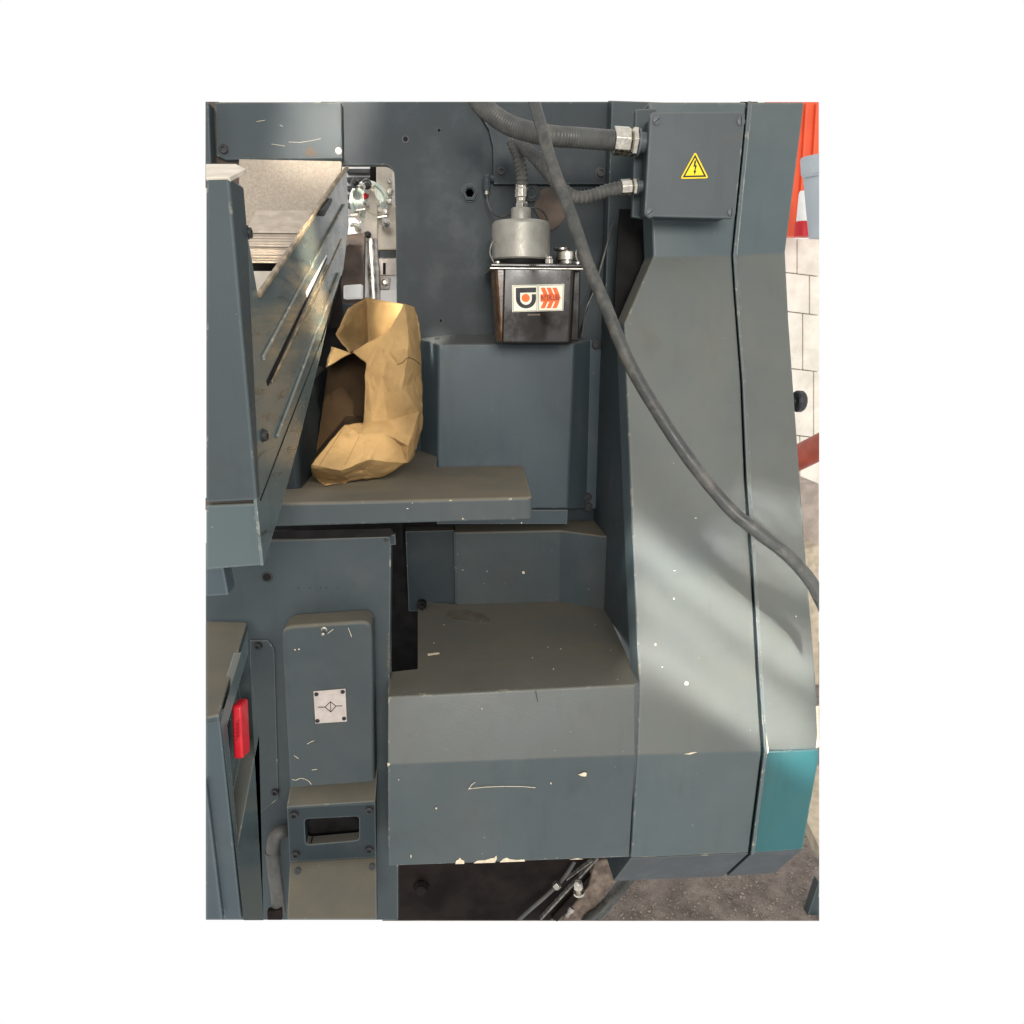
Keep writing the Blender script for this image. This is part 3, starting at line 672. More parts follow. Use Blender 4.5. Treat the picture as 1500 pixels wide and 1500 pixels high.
# chips on the filter cover
yc = YP-.0507
for cx, cy, a, b in ((432, 952, 1.2, 1.2), (438, 951, 1.2, 1.2)):
    pts = ragged(cx, cy, a, b); plate('paint_chip', [at_y(x, y, yc) for x, y in pts], (0, .0005, 0), M['chip'], press, 0)
for pxs in ([(510, 920), (513, 927), (515, 933)], [(450, 1090), (455, 1087), (460, 1085)], [(431, 1107), (437, 1111)], [(457, 1128), (464, 1127)], [(428, 1142), (433, 1143), (440, 1140), (446, 1141), (452, 1144), (456, 1149)], [(480, 928), (488, 922)]):
    sc('scratch_mark', pxs, yc, .7)
# scratches on the upper cover
for pxs in ([(423, 208), (440, 208.5), (456, 206), (470, 203)], [(376, 178), (388, 176)], [(398, 211), (412, 213), (417, 214)], [(410, 183), (414, 185)]):
    sc('scratch_mark', pxs, 1.4242, .4)
pl = [at_y(x, y, 1.4244) for x, y in [(446, 225), (450, 216), (455, 213), (459, 220), (466, 224), (464, 228), (450, 229)]]
plate('paint_chip', pl, (0, .0004, 0), M['rust'], press, 0)
# chips on the shelf front
for cx, cy, a, b in ((597, 745, 1.6, .8), (678, 760, 1.5, 1.2), (604, 737, .8, .7), (764, 766, 1, 1), (748, 731, 3, .8), (660, 733, 2, .7)):
    plate('paint_chip', [at_y(x, y, .9994) for x, y in ragged(cx, cy, a, b)], (0, .0005, 0), M['chip'], press, 0)
WN = (wb[1]-wb[0]).cross(Vector((0, 0, 1))).normalized(); WN = WN if WN.y < 0 else -WN
RW = lambda x, y: at_p(x, y, wb[0]+WN*.0006, WN)
plate('paint_chip', [RW(x, y) for x, y in ragged(767, 839, 2.6, 2.4)], -WN*.0005, M['chip'], press, 0)
plate('paint_chip', [at_z(x, y, zt+.0006) for x, y in [(626, 957.5), (643, 955.5), (644, 957.5), (627, 960)]], (0, 0, -.0005), M['chip'], press, 0)
for i in range(11):
    x, y = random.uniform(620, 910), random.uniform(905, 1000)
    plate('paint_chip', [at_z(a, b, zt+.0006) for a, b in ragged(x, y, random.uniform(.4, 1.1), random.uniform(.4, 1), 7)], (0, 0, -.0005), M['chip'], press, 0)

# rubbed patch, drips, dried oil, bare edge
stroke('drip_mark', [(785, 1012.5), (786.5, 1022), (788, 1030), (789, 1035)], S(787, 1025).y-.0012, 1.0, M['grime'], press)
plate('oil_stain', [at_z(x, y, zt+.0005) for x, y in [(653, 899), (660, 894), (672, 893), (690, 895), (708, 899), (717, 905), (718, 911), (706, 914), (690, 911), (668, 908), (656, 905)]], (0, 0, -.0004), M['stain'], press, 0)
for i in range(10):
    y_ = 930+i*5.5
    plate('paint_chip', [at_y(x, y, YP-.0006) for x, y in ragged(569.5+random.uniform(-1.5, .5), y_, random.uniform(.8, 2.4), random.uniform(2, 4), 8)], (0, .0005, 0), M['stain'], press, 0)

# ================================================================== FEEDER TRAY (left)
tray = thing('feeder_tray', 'glossy grey inclined feeder tray with slotted side plate on the left of the press', 'feeder', at_y(340, 870, .86))
YG = .80
fr_ = at_y(377, 733, YG)
XG = fr_.x
bm = poly_bm([at_y(301, 258, YG), at_y(336, 258, YG), at_y(377, 733, YG), at_y(301, 737, YG)], Vector((0, .055, 0)))
link('front_box', bm, M['grey'], tray, .003)
b_ = poly_bm([at_y(301, 740, YG+.004), at_y(374, 737, YG+.004), at_y(384, 829, YG+.004), at_y(301, 835, YG+.004)], Vector((0, .05, 0)))
link('lower_box', b_, M['gloss'], tray, .003)
b_ = poly_bm([at_y(301, 832, YG+.02), at_y(327, 831, YG+.02), at_y(335, 872, YG+.02), at_y(301, 874, YG+.02)], Vector((0, .03, 0)))
link('lower_stop', b_, M['blue'], tray, .002)
PA = Vector((XG-.001, YG, 1.3)); PB = Vector((at_y(508, 250, 1.40).x, 1.40, 1.3))
TN = (PB-PA).cross(Vector((0, 0, 1))).normalized(); TN = TN if TN.x > 0 else -TN      # outward normal of the side plate
AX = lambda x, y, o=0.0: at_p(x, y, PA+TN*o, TN)
xin = lambda Y: PA.x+(PB.x-PA.x)*(Y-PA.y)/(PB.y-PA.y)-.008
sp_ = [(363, 345), (378, 432), (508, 247), (511, 330), (503, 395), (481, 470), (470, 520), (440, 640), (412, 745), (386, 829), (376, 735)]
plate('side_plate', [AX(x, y) for x, y in sp_], -TN*.004, M['trayside'], tray, .001)
# rolled top edge of the side plate, guide ribs and slots
tp_ = [AX(x, y, .002) for x, y in [(379, 432), (400, 402), (425, 366), (452, 326), (468, 300), (482, 282), (494, 264), (508, 246)]]
link('top_rail', tube_bm(tp_, .0036, 10), M['wornrail_litedge'], tray)
def rib(name, a, b, wpx, h, mat, endtaper=.6):
    A, B = AX(*a), AX(*b); d_ = (B-A).normalized(); nn = TN.cross(d_)
    W = wpx/FPX*.95*.5
    P = [A+nn*W, B+nn*W*endtaper, B-nn*W*endtaper, A-nn*W]
    return plate(name, P, TN*h, mat, tray, .0015)
rib('slot', (391, 562), (478, 378), 8, .0010, M['iron'], .5)
rib('lit_slot_edge', (397, 560), (480, 388), 4, .0018, M['wornrail_litedge'], .6)  # tan strip paints the sunlit edge of the slot
rib('ledge', (383, 525), (503, 300), 7, .004, M['trayside'], .6)
rib('ledge', (404, 640), (495, 400), 6, .004, M['trayside'], .6)
rib('seam_groove', (381, 733), (487, 455), 2.2, .0008, M['iron'])
rib('slot', (470, 500), (500, 405), 4, .0014, M['iron'])
rib('tape_strip', (448, 432), (478, 374), 9, .001, M['white'], .3)
rib('rail_clip', (465, 312), (478, 293), 11, .010, M['screw'])
rib('lit_slot_edge', (447, 470), (500, 350), 3, .0016, M['wornrail_litedge'])  # second slot edge, its sunlight painted as a tan strip
screw(AX(386, 638, .001), .0065, tray, SOCK, n=TN)
screw(at_y(363, 341, YG+.06), .006, tray, SOCK, n=(1, 0, 0))
yplate('joint_backing', [(301, 730), (372, 728), (376, 745), (301, 747)], YG+.012, .01, M['rust'], tray, 0)  # rusty strip backing the joint between the two boxes
# back board and paper rest
bp_ = [at_y(350, 233, 1.395), Vector((xin(1.395), 1.395, at_y(500, 236, 1.395).z)), Vector((xin(1.36), 1.36, at_y(480, 345, 1.36).z)), at_y(350, 345, 1.36)]
plate('back_board', bp_, (0, .012, 0), M['board'], tray, .001)
plate('tray_inner', [at_y(352, 330, 1.33), Vector((xin(1.33), 1.33, at_y(440, 330, 1.33).z)), Vector((xin(1.33), 1.33, at_y(440, 480, 1.33).z)), at_y(352, 480, 1.33)], (0, .01, 0), M['brown'], tray, 0)
plate('sloped_cap', [at_y(301, 260, YG-.002), at_y(336, 259, YG-.002), at_y(360, 247, YG+.055), at_y(346, 240, YG+.10), at_y(301, 240, YG+.10)], (0, .004, -.004), M['ivory'], tray, .001)  # ivory colour paints in sunlight, along with worn yellowish edges
plate('slope_lining', [at_y(362, 397, 1.02), Vector((xin(1.02), 1.02, at_y(385, 397, 1.02).z)), Vector((xin(1.02), 1.02, at_y(385, 470, 1.02).z)), at_y(362, 470, 1.02)], (0, .004, 0), M['ivory'], tray, .001)
# sheet stack
stk = thing('paper_stack', 'stack of greyed paper sheets lying in the feeder tray', 'paper', at_y(420, 392, 1.15))
for i in range(12):
    y0 = 338+i*4.0; jx = random.uniform(-.006, .004); ys_ = 1.24+random.uniform(-.004, .004)
    p0 = at_y(364, y0, ys_); xe = xin(1.24)-.002+jx*.5
    pa = p0+Vector((jx, 0, 0)); pb = Vector((xe, ys_, p0.z+random.uniform(-.0008, .0008)))
    plate('sheet', [pa, pb, pb+Vector((0, .085, .045)), pa+Vector((0, .085, .045))], (0, 0, -.0034), M['sheet'], stk, .0004)

# ================================================================== machinery seen through the opening
bgm = thing('ivory_machine', 'ivory painted machine with a dial seen through the opening in the press wall', 'machine', at_y(545, 440, 1.75))
YO = 1.78
yplate('rear_board', [(495, 225), (600, 225), (600, 450), (495, 450)], YO+.10, .02, M['white'], bgm, 0)
for i in range(5): yplate('louvre', [(508, 247+i*12.5), (543, 247+i*12.5), (543, 253.5+i*12.5), (508, 253.5+i*12.5)], YO+.06, .03, M['screw'], bgm, .001)
yplate('post', [(542, 235), (551, 235), (551, 300), (542, 300)], YO+.03, .03, M['brown'], bgm, .001)
yplate('head_plate', [(551, 235), (575, 235), (575, 300), (551, 300)], YO, .03, M['ivory'], bgm, .003)
yplate('head_plate', [(554, 300), (590, 300), (590, 330), (554, 330)], YO-.01, .03, M['ivory'], bgm, .003)
dl = at_y(541, 296, YO-.02)
link('dial', lathe_bm(dl, (0, -1, 0), [(0, .045), (.012, .045), (.012, .038), (.006, .036)], 40), M['glass'], bgm, .001)
yplate('red_pointer', [(532, 284), (540, 280), (540, 289), (533, 292)], YO-.04, .006, M['red'], bgm, 0)
yplate('lever', [(542, 278), (549, 275), (553, 312), (552, 352), (533, 352), (532, 330)], YO-.07, .02, M['ivory'], bgm, .002)
link('lever_shaft', lathe_bm(at_y(543, 350, YO-.07), (0, 0, -1), [(0, .016), (.055, .016), (.06, .018), (.15, .015)], 18), M['steel'], bgm, .001)
for i, (x, y, r) in enumerate(((571, 266, 4), (572, 282, 5), (570, 296, 4), (572, 345, 6), (564, 311, 5))):
    link('clamp_bolt', lathe_bm(at_y(x, y, YO-.02), (0, -1, 0), [(0, r*.0018), (.012, r*.0018), (.014, r*.0013)], 8), M['steel'], bgm, .0006)
yplate('slide_block', [(552, 325), (592, 325), (592, 366), (552, 366)], YO-.04, .03, M['ivory'], bgm, .003)
yplate('slide_slot', [(552, 367), (592, 367), (592, 378), (552, 378)], YO-.03, .03, M['grey'], bgm, .001)
yplate('slide_block', [(553, 378), (592, 378), (592, 404), (553, 404)], YO-.05, .03, M['plate'], bgm, .003)
yplate('slot', [(561, 385), (565, 385), (565, 402), (561, 402)], YO-.0515, .001, M['iron'], bgm, 0)
yplate('brass_tab', [(552, 405), (572, 407), (570, 424), (552, 424)], YO-.06, .02, M['amber'], bgm, .001)
link('clamp_bolt', lathe_bm(at_y(564, 414, YO-.06), (0, -1, 0), [(0, .008), (.01, .008), (.014, .004)], 14), M['nickel'], bgm, .0006)
yplate('foot_block', [(550, 424), (592, 424), (592, 450), (550, 450)], YO-.055, .03, M['white'], bgm, .002)
yplate('guard', [(495, 345), (535, 340), (533, 450), (495, 450)], YO-.12, .02, M['rust'], bgm, .003)
yplate('label_block', [(503, 418), (530, 416), (530, 437), (503, 438)], YO-.18, .03, M['white'], bgm, .003)
for i in range(18):
    x, y = random.uniform(512, 578), random.uniform(268, 345); q_ = at_y(x, y, YO-random.uniform(.03, .10)); r_ = random.uniform(.004, .011)
    if i % 3: link('clamp_bolt', lathe_bm(q_, (random.uniform(-.4, .4), -1, random.uniform(-.4, .4)), [(0, r_), (r_*1.5, r_), (r_*1.8, r_*.6), (r_*3, r_*.6)], random.choice((6, 8, 14))), M[random.choice(('nickel', 'steel', 'screw', 'ivory'))], bgm, .0005)
    else:
        e_ = q_+Vector((random.uniform(-.03, .03), random.uniform(-.01, .01), random.uniform(-.03, .03)))
        link('linkage', tube_bm([q_, (q_+e_)/2, e_], .0028, 8), M[random.choice(('nickel', 'ivory', 'steel'))], bgm)
for x, y, wx, wy in ((515, 316, 18, 4), (528, 308, 14, 3), (560, 318, 14, 3), (518, 330, 10, 5)):
    yplate('linkage', [(x-wx/2, y-wy/2), (x+wx/2, y-wy/2-2), (x+wx/2, y+wy/2-2), (x-wx/2, y+wy/2)], YO-.09, .008, M['nickel'], bgm, .001)

# ================================================================== LUBRICATION PUMP
YT = 1.27
pump = thing('lubrication_pump', 'lubrication pump with cream cylinder on a dark oil tank', 'pump', at_y(785, 503, YT+.06))
ztb = at_y(790, 503, YT).z; ztt = at_y(790, 392, YT).z
xl = at_y(724, 450, YT).x; xm = at_y(738, 450, YT).x; xr = at_y(843, 450, YT).x; xr2 = at_y(851, 450, YT+.02).x
plan = [Vector((xm, YT, 0)), Vector((xr-.006, YT, 0)), Vector((xr, YT+.006, 0)), Vector((xr, YT+.10, 0)), Vector((xm, YT+.10, 0))]
bm = bmesh.new(); a = []; b = []
for p in plan:
    a.append(bm.verts.new((p.x+(.004 if p.x < 0.02 else -.004), p.y, ztb))); b.append(bm.verts.new((p.x, p.y, ztt)))
bm.faces.new(a[::-1]); bm.faces.new(b)
for i in range(len(plan)): bm.faces.new((a[i], a[(i+1) % len(plan)], b[(i+1) % len(plan)], b[i]))
link('tank', bm, M['tank'], pump, .004, seg=3)
bm = bmesh.new(); a = []; b = []
for x, y in ((xl, YT+.02), (xl+.004, YT+.004), (xm+.002, YT+.003), (xm+.002, YT+.09), (xl, YT+.09)):
    a.append(bm.verts.new((x+.008, y, ztb+.002))); b.append(bm.verts.new((x, y, ztt-.001)))
bm.faces.new(a[::-1]); bm.faces.new(b)
for i in range(5): bm.faces.new((a[i], a[(i+1) % 5], b[(i+1) % 5], b[i]))
plabel(link('sight_corner', bm, M['amber'], pump, .003), 'amber translucent tank corner')
link('tank_rear', box_bm((xr-.004, YT+.03, ztb+.004), (xr2, YT+.15, ztt-.002)), M['tank'], pump, .003)
lx0 = at_y(718, 390, YT).x; lx1 = at_y(853, 390, YT).x
link('tank_lid', box_bm((lx0, YT-.004, ztt), (lx1, YT+.15, ztt+.007)), M['tank'], pump, .0025)
link('lid_rim', box_bm((lx0-.001, YT-.006, ztt-.0035), (lx1+.001, YT+.14, ztt-.0005)), M['steel'], pump, .001)
pc = at_y(763, 387, YT+.055); rc = 40.5/FPX*(YT+.055)*.99
pc.z = ztt+.007; hc = at_y(763, 326, YT+.055).z-pc.z
link('pump_base_ring', lathe_bm(pc, (0, 0, 1), [(0, rc*.99), (.009, rc*.99)], 40), M['iron'], pump)
link('pump_cylinder', lathe_bm(pc+Vector((0, 0, .009)), (0, 0, 1), [(0, rc*.96), (.003, rc), (hc-.016, rc), (hc-.012, rc*.985), (hc-.009, rc*.94), (hc-.009, .01)], 48), M['alu'], pump)
tpz = Vector((pc.x, pc.y, pc.z+hc))
link('neck', lathe_bm(tpz+Vector((0, 0, -.002)), (0, 0, 1), [(0, .0225), (.004, .020), (.006, .0185), (.024, .0182), (.026, .017)], 32), M['alu'], pump)
fb = tpz+Vector((.001, 0, .024))
link('hex_nut', lathe_bm(fb, (0, 0, 1), [(0, .0125), (.008, .0125), (.009, .011), (.011, .011)], 6), M['steel'], pump, .0008)
link('gland', lathe_bm(fb+Vector((0, 0, .011)), (0, 0, 1), [(0, .010), (.006, .0105), (.007, .0128), (.020, .0128), (.022, .0115), (.030, .0115), (.031, .0105)], 10), M['nickel'], pump, .0006)
gl_top = fb+Vector((0, 0, .04))
# filler cap, breather, drain bolt, lid screws
fcp = Vector((at_y(830, 384, YT+.05).x, YT+.05, ztt+.007))
link('filler_neck', lathe_bm(fcp, (0, 0, 1), [(0, .018), (.003, .0175), (.004, .015), (.010, .015)], 24), M['steel'], pump)
link('filler_cap', lathe_bm(fcp+Vector((0, 0, .009)), (0, 0, 1), [(0, .0165), (.001, .0185), (.014, .0185), (.016, .0165), (.016, .006), (.019, .005)], 28), M['nickel'], pump, .0006)
brp = Vector((at_y(823, 384, YT+.10).x, YT+.10, ztt+.007))
link('breather', lathe_bm(brp, (0, 0, 1), [(0, .012), (.02, .012), (.022, .007), (.030, .007), (.033, .016), (.036, .016), (.038, .012)], 18), M['steel'], pump)
link('drain_bolt', lathe_bm(Vector((at_y(804, 388, YT+.012).x, YT+.012, ztt+.007)), (0, 0, 1), [(0, .008), (.008, .008), (.009, .006), (.013, .006)], 6), M['nickel'], pump, .0006)
for x in (729, 846): screw(Vector((at_y(x, 388, YT+.008).x, YT+.008, ztt+.007)), .005, pump, SOCKN, n=(0, 0, 1))
for i, (x, y) in enumerate(((720, 362), (846, 365))):
    pth = spline([at_y(x+4, y+24, YT+.03), at_y(x-2, y+10, YT+.03), at_y(x, y-4, YT+.03), at_y(x+7, y-12, YT+.04)], 8)
    link('wire_clip', tube_bm(pth, .0014, 8), M['steel'], pump)
# thin copper-grey oil lines
link('oil_line', tube_bm(spline([at_y(713, 285, YB-.03), at_y(715, 298, YB-.03), at_y(722, 312, YB-.04), at_y(735, 318, YT+.09), at_y(752, 311, YT+.05)], 10), .0016, 8), M['conduit'], pump)
link('oil_line', tube_bm(spline([at_y(773, 305, YT+.05), at_y(788, 305, YT+.07), at_y(800, 317, YT+.09), at_y(803, 336, YT+.10)], 10), .0016, 8), M['conduit'], pump)
link('oil_line', tube_bm(spline([at_y(907, 300, YB-.04), at_y(893, 345, YB-.045), at_y(872, 420, YB-.05), at_y(858, 455, YB-.05), at_y(853, 492, YB-.04)], 10), .0022, 8), M['conduit'], pump)
el = link('elbow_union', lathe_bm(at_y(722, 262, YB-.012), (-1, -.2, 0), [(0, .006), (.009, .006), (.010, .008), (.016, .008)], 10), M['panel'], pump)
link('elbow_union', lathe_bm(at_y(713, 257, YB-.025), (0, 0, -1), [(0, .0072), (.022, .0072), (.023, .0055), (.027, .0055)], 10), M['panel'], pump)
link('brass_nipple', lathe_bm(at_y(713, 280, YB-.025), (0, 0, -1), [(0, .0045), (.006, .0045)], 10), M['nickel'], pump)
# sticker with emblem and lettering
st = yplate('sticker', [(750, 418), (826.5, 416), (825, 455), (750.5, 457)], YT-.0012, .001, M['cream'], pump, 0)
Ys = YT-.0018
def flat(name, pxs, Y, mat, parent, th=.0004): return plate(name, [at_y(x, y, Y) for x, y in pxs], (0, th, 0), mat, parent, 0, smooth=False)
# emblem frame lines, dark U with bar, orange disc
stroke('frame_line', [(751.5, 419.2), (787, 418.2), (786.5, 455), (752, 456)], Ys, .5, M['black'], st, closed=True)
stroke('frame_line', [(789, 418.2), (825, 417.2), (824, 454), (789, 455)], Ys, .5, M['black'], st, closed=True)
ucx, ucy = 770.5, 436.5
outer = [(756, 421.8), (785.2, 421)] + [(785.2, 428), (775, 428.3)]
uo = [(755.5, 421.8), (785.3, 421), (785.2, 428.2), (762, 428.8), (762, 437)]
for k_ in range(0, 11):
    an = R(180-18*k_); uo.append((ucx+8.6*math.cos(an), ucy+1.2+8.8*math.sin(an)))
uo += [(779, 431), (785.2, 430.8), (785.2, 437)]
for k_ in range(0, 13):
    an = R(15*k_); uo.append((ucx+14.8*math.cos(an), ucy+.7+14.6*math.sin(an)))
flat('emblem', uo, Ys, M['black'], st)
flat('emblem_disc', [(ucx-.4+6*math.cos(R(15*k_)), ucy+6*math.sin(R(15*k_))) for k_ in range(24)], Ys, M['orange'], st)
for k_ in range(3):
    x0 = 792+k_*8.6
    flat('arrow_stripe', [(x0, 421.5), (x0+6.2, 421.3), (x0+10.5, 431.5), (x0+4.3, 431.7)], Ys, M['orange'], st)
    flat('arrow_stripe', [(x0+4.3, 441.5), (x0+10.5, 441.3), (x0+6.2, 451.3), (x0, 451.5)], Ys, M['orange'], st)
flat('arrow_band', [(791.8, 431.2), (818.5, 431), (821.5, 436.2), (818.5, 441.6), (791.8, 441.8)], Ys, M['orange'], st)
def text(s, p0, p1, hpx, Y, mat, parent, name='lettering'):
    c = bpy.data.curves.new(name, 'FONT'); c.body = s; c.align_x = 'CENTER'; c.align_y = 'CENTER'; c.size = 1.0; c.extrude = 0.0
    t = bpy.data.objects.new(name, c); COL.objects.link(t)
    bpy.context.view_layer.update()
    me = bpy.data.meshes.new_from_object(t.evaluated_get(bpy.context.evaluated_depsgraph_get()))
    bpy.data.objects.remove(t)
    xs = [v.co.x for v in me.vertices]; ysv = [v.co.y for v in me.vertices]
    x0, x1, y0, y1 = min(xs), max(xs), min(ysv), max(ysv)
    A = at_y(p0[0], p0[1], Y); B = at_y(p1[0], p1[1], Y); H = hpx/FPX*Y
    for v in me.vertices:
        u = (v.co.x-x0)/(x1-x0); q = A.lerp(B, u); q.z += ((v.co.y-y0)/(y1-y0)-.5)*H; v.co = q
    return link(name, me, mat, parent, smooth=False)
text('INTERLUBE', (792.5, 436.6), (820, 436.2), 6.6, Ys-.0005, M['black'], st)
yplate('amber_strip', [(773, 460), (791, 459.5), (791, 462), (773, 462.5)], YT-.0008, .0006, M['amber'], pump, 0)

# ================================================================== JUNCTION BOX
YJ = 1.175
jb = thing('junction_box', 'square grey electrical junction box with a yellow high voltage warning sticker', 'junction box', at_y(1010, 320, YJ+.08))
lid = fillet([at_y(953, 164, YJ), at_y(1092.5, 163, YJ), at_y(1077, 320, YJ), at_y(944, 317, YJ)], .007)
plate('lid', lid, (0, .012, 0), M['boxgrey'], jb, .0022, seg=3)
bod = fillet([at_y(956, 167, YJ+.0135), at_y(1089, 166, YJ+.0135), at_y(1074, 317, YJ+.0135), at_y(947, 314, YJ+.0135)], .006)
plate('body', bod, (0, 1.244-YJ-.0135, 0), M['grey'], jb, .002)
for x, y, a in ((962, 177, -.7), (1085, 178, 1.5), (952, 312, -.6), (1071, 311, 1.55)): screw(at_y(x, y, YJ), .0066, jb, SLOT, rot=a)
Yw = YJ-.0012
tri = [at_y(1018.5, 222, Yw), at_y(1038, 261, Yw), at_y(996.5, 262, Yw)]
ws = plate('warning_sticker', fillet(tri, .0045), (0, .001, 0), M['yellow'], jb, 0, smooth=False)
def ring_tri(s0, s1, mat, Y):
    c = (Vector((1018.5, 222))+Vector((1038, 261))+Vector((996.5, 262)))/3
    P = [Vector((1018.5, 222)), Vector((1038, 261)), Vector((996.5, 262))]
    bm = bmesh.new()
    o = [bm.verts.new(at_y(*(c+(p-c)*s0), Y)) for p in P]; i_ = [bm.verts.new(at_y(*(c+(p-c)*s1), Y)) for p in P]
    for k_ in range(3): bm.faces.new((o[k_], o[(k_+1) % 3], i_[(k_+1) % 3], i_[k_]))
    return link('warning_border', bm, mat, ws, smooth=False)
ring_tri(.84, .66, M['black'], Yw-.0004)
flat('lightning_bolt', [(1017.6, 235), (1020, 235), (1018.8, 242), (1021, 242), (1018.6, 250), (1020.2, 250), (1017.4, 256), (1016, 249.6), (1017.3, 250), (1018.2, 244.3), (1015.9, 244.3)], Yw-.0005, M['black'], ws, .0003)
yplate('mounting_plate', [(931, 160), (962, 158), (958, 322), (926, 318)], 1.232, .012, M['grey'], jb, .002)
# two cable glands on the box side
def gland(px0, py0, px1, py1, Y, r, nm):
    A, B = at_y(px0, py0, Y), at_y(px1, py1, Y); ax = B-A; L = ax.length
    link(nm, lathe_bm(A, ax, [(0, r*.86), (.001, r), (L*.52, r), (L*.56, r*.86)], 8), M['nickel'], jb, .0012)
    link('lock_nut', lathe_bm(A+ax*.58, ax, [(0, r*.8), (L*.06, r*1.02), (L*.20, r*1.02), (L*.22, r*.7)], 6), M['nickel'], jb, .0008)
    link('washer', lathe_bm(A+ax*.8, ax, [(0, r*.95), (L*.08, r*.95), (L*.1, r*.7), (L*.3, r*.7)], 24), M['greyscrew'], jb, .0006)
gland(898, 206, 941, 209, 1.20, .022, 'cable_gland')
gland(909, 275, 938, 273, 1.20, .013, 'cable_gland')

# ================================================================== CONDUITS AND CABLE
def corrugated(pts, r, pitch, depth, seg=16):
    path = resample(spline(pts, 24), pitch/4)
    return tube_bm(path, lambda i, n: r*(1-depth*(0, .55, 1, .55)[i % 4]), seg)
c1 = [at_y(688, 128, 1.28), at_y(703, 150, 1.26), at_y(722, 168, 1.24), at_y(752, 186, 1.22), at_y(800, 198, 1.19), at_y(850, 202, 1.20), at_y(900, 206, 1.20)]
tag(link('flexible_conduit', trim(corrugated(c1, .0158, .0050, .06), CAM, TOPN), M['conduit']), 'thick dark corrugated conduit entering the upper gland of the junction box', 'conduit')
c2 = [gl_top+Vector((0, 0, -.006)), at_y(765, 254, YT+.05), at_y(759, 232, YT+.04), at_y(754, 212, YT+.01), at_y(764, 209, YT-.03), at_y(782, 226, YT-.04), at_y(806, 258, YT-.05), at_y(835, 284, YT-.06), at_y(860, 288, 1.18), at_y(890, 279, 1.16), at_y(911, 275, 1.15)]
c2 = [c2[0], at_y(764, 255, YT+.05), at_y(759, 228, YT+.05), at_y(751, 207, YT+.06), at_y(764, 213, YT+.045), at_y(785, 232, YT+.0), at_y(812, 264, YT-.05), at_y(838, 287, 1.21), at_y(862, 288, 1.205), at_y(890, 279, 1.20), at_y(911, 275, 1.20)]
tag(link('flexible_conduit', corrugated(c2, .0112, .0072, .16), M['conduit']), 'thin dark spiral conduit looping from the pump to the lower gland', 'conduit')
cb = [at_y(775, 120, 1.13), at_y(782, 149.5, 1.12), at_y(797, 203, 1.09), at_y(818, 266, 1.06), at_y(847, 344, 1.02), at_y(878, 425, .98), at_y(920, 527, .94), at_y(962, 603, .91), at_y(1010, 674, .885), at_y(1065, 741, .865), at_y(1105, 776, .85), at_y(1150, 812, .84), at_y(1185, 850, .835), at_y(1202, 880, .83), at_y(1215, 905, .82)]
pth = [p+Vector((mnoise.noise(p*9), mnoise.noise(p*9+Vector((5, 0, 0))), mnoise.noise(p*9+Vector((0, 7, 0)))))*.0022 for p in resample(spline(cb, 12), .006)]
tag(link('hanging_cable', trim(trim(tube_bm(pth, lambda i, n: .0089+.0005*mnoise.noise(Vector((i*.21, 0, 0))), 16), CAM, TOPN), CAM, RGTN), M['rubber']), 'long dusty black cable hanging diagonally in front of the column', 'cable')

# ================================================================== CONTROL CABINET (lower left)
cab = thing('control_cabinet', 'low grey control cabinet with a red switch, in front of the lower panel', 'cabinet', at_y(315, 1340, .85))
zc = at_y(321, 1047, .75).z; xc = at_y(321, 1047, .75).x
cb1 = [at_y(301, 1051, .75), Vector((xc, .75, zc)), at_z(362, 911, zc), at_z(301, 909, zc)]
plate('top_panel', cb1, (0, 0, -.012), M['grey'], cab, .003)
yfz = .752
yplate('front_panel', [(301, 1053), (322, 1050), (354, 1348), (328, 1348), (301, 1140)], yfz, .02, M['blue'], cab, .002)
yplate('front_door', [(301, 1143), (326, 1348), (301, 1348)], yfz-.008, .01, M['blue'], cab, .002)
# right flank with a recessed window: frame ring + recess
oq = [at_x(323, 1056, xc), at_x(363, 924, xc), at_x(386, 1348, xc), at_x(357, 1348, xc)]
iq = [at_x(333, 1062, xc), at_x(364.5, 955, xc), at_x(379.5, 1075, xc), at_x(349, 1236, xc)]
bm = bmesh.new()
o4 = [bm.verts.new(p) for p in oq]; i4 = [bm.verts.new(p) for p in iq]; r4 = [bm.verts.new(p+Vector((-.02, 0, 0))) for p in iq]
for k_ in range(4):
    bm.faces.new((o4[k_], o4[(k_+1) % 4], i4[(k_+1) % 4], i4[k_])); bm.faces.new((i4[k_], i4[(k_+1) % 4], r4[(k_+1) % 4], r4[k_]))
bm.faces.new(r4)
link('side_panel', bm, M['gloss'], cab, .002)
xs_ = xc-.006
sw = fillet([at_x(339, 1034, xs_), at_x(350, 1022, xs_), at_x(353.5, 1102, xs_), at_x(342, 1113, xs_)], .006)
rsw = plabel(plate('red_switch', sw, (.012, 0, 0), M['red'], cab, .003, seg=3), 'bright red rocker switch')
for k_ in range(5):
    q_ = at_x(346.5, 1060+k_*5.5, xs_+.012); plate('grip_ridge', [q_+Vector((0, -.008, -.0008)), q_+Vector((0, .008, -.0008)), q_+Vector((0, .008, .0008)), q_+Vector((0, -.008, .0008))], (.0014, 0, 0), M['red'], rsw, .0004)

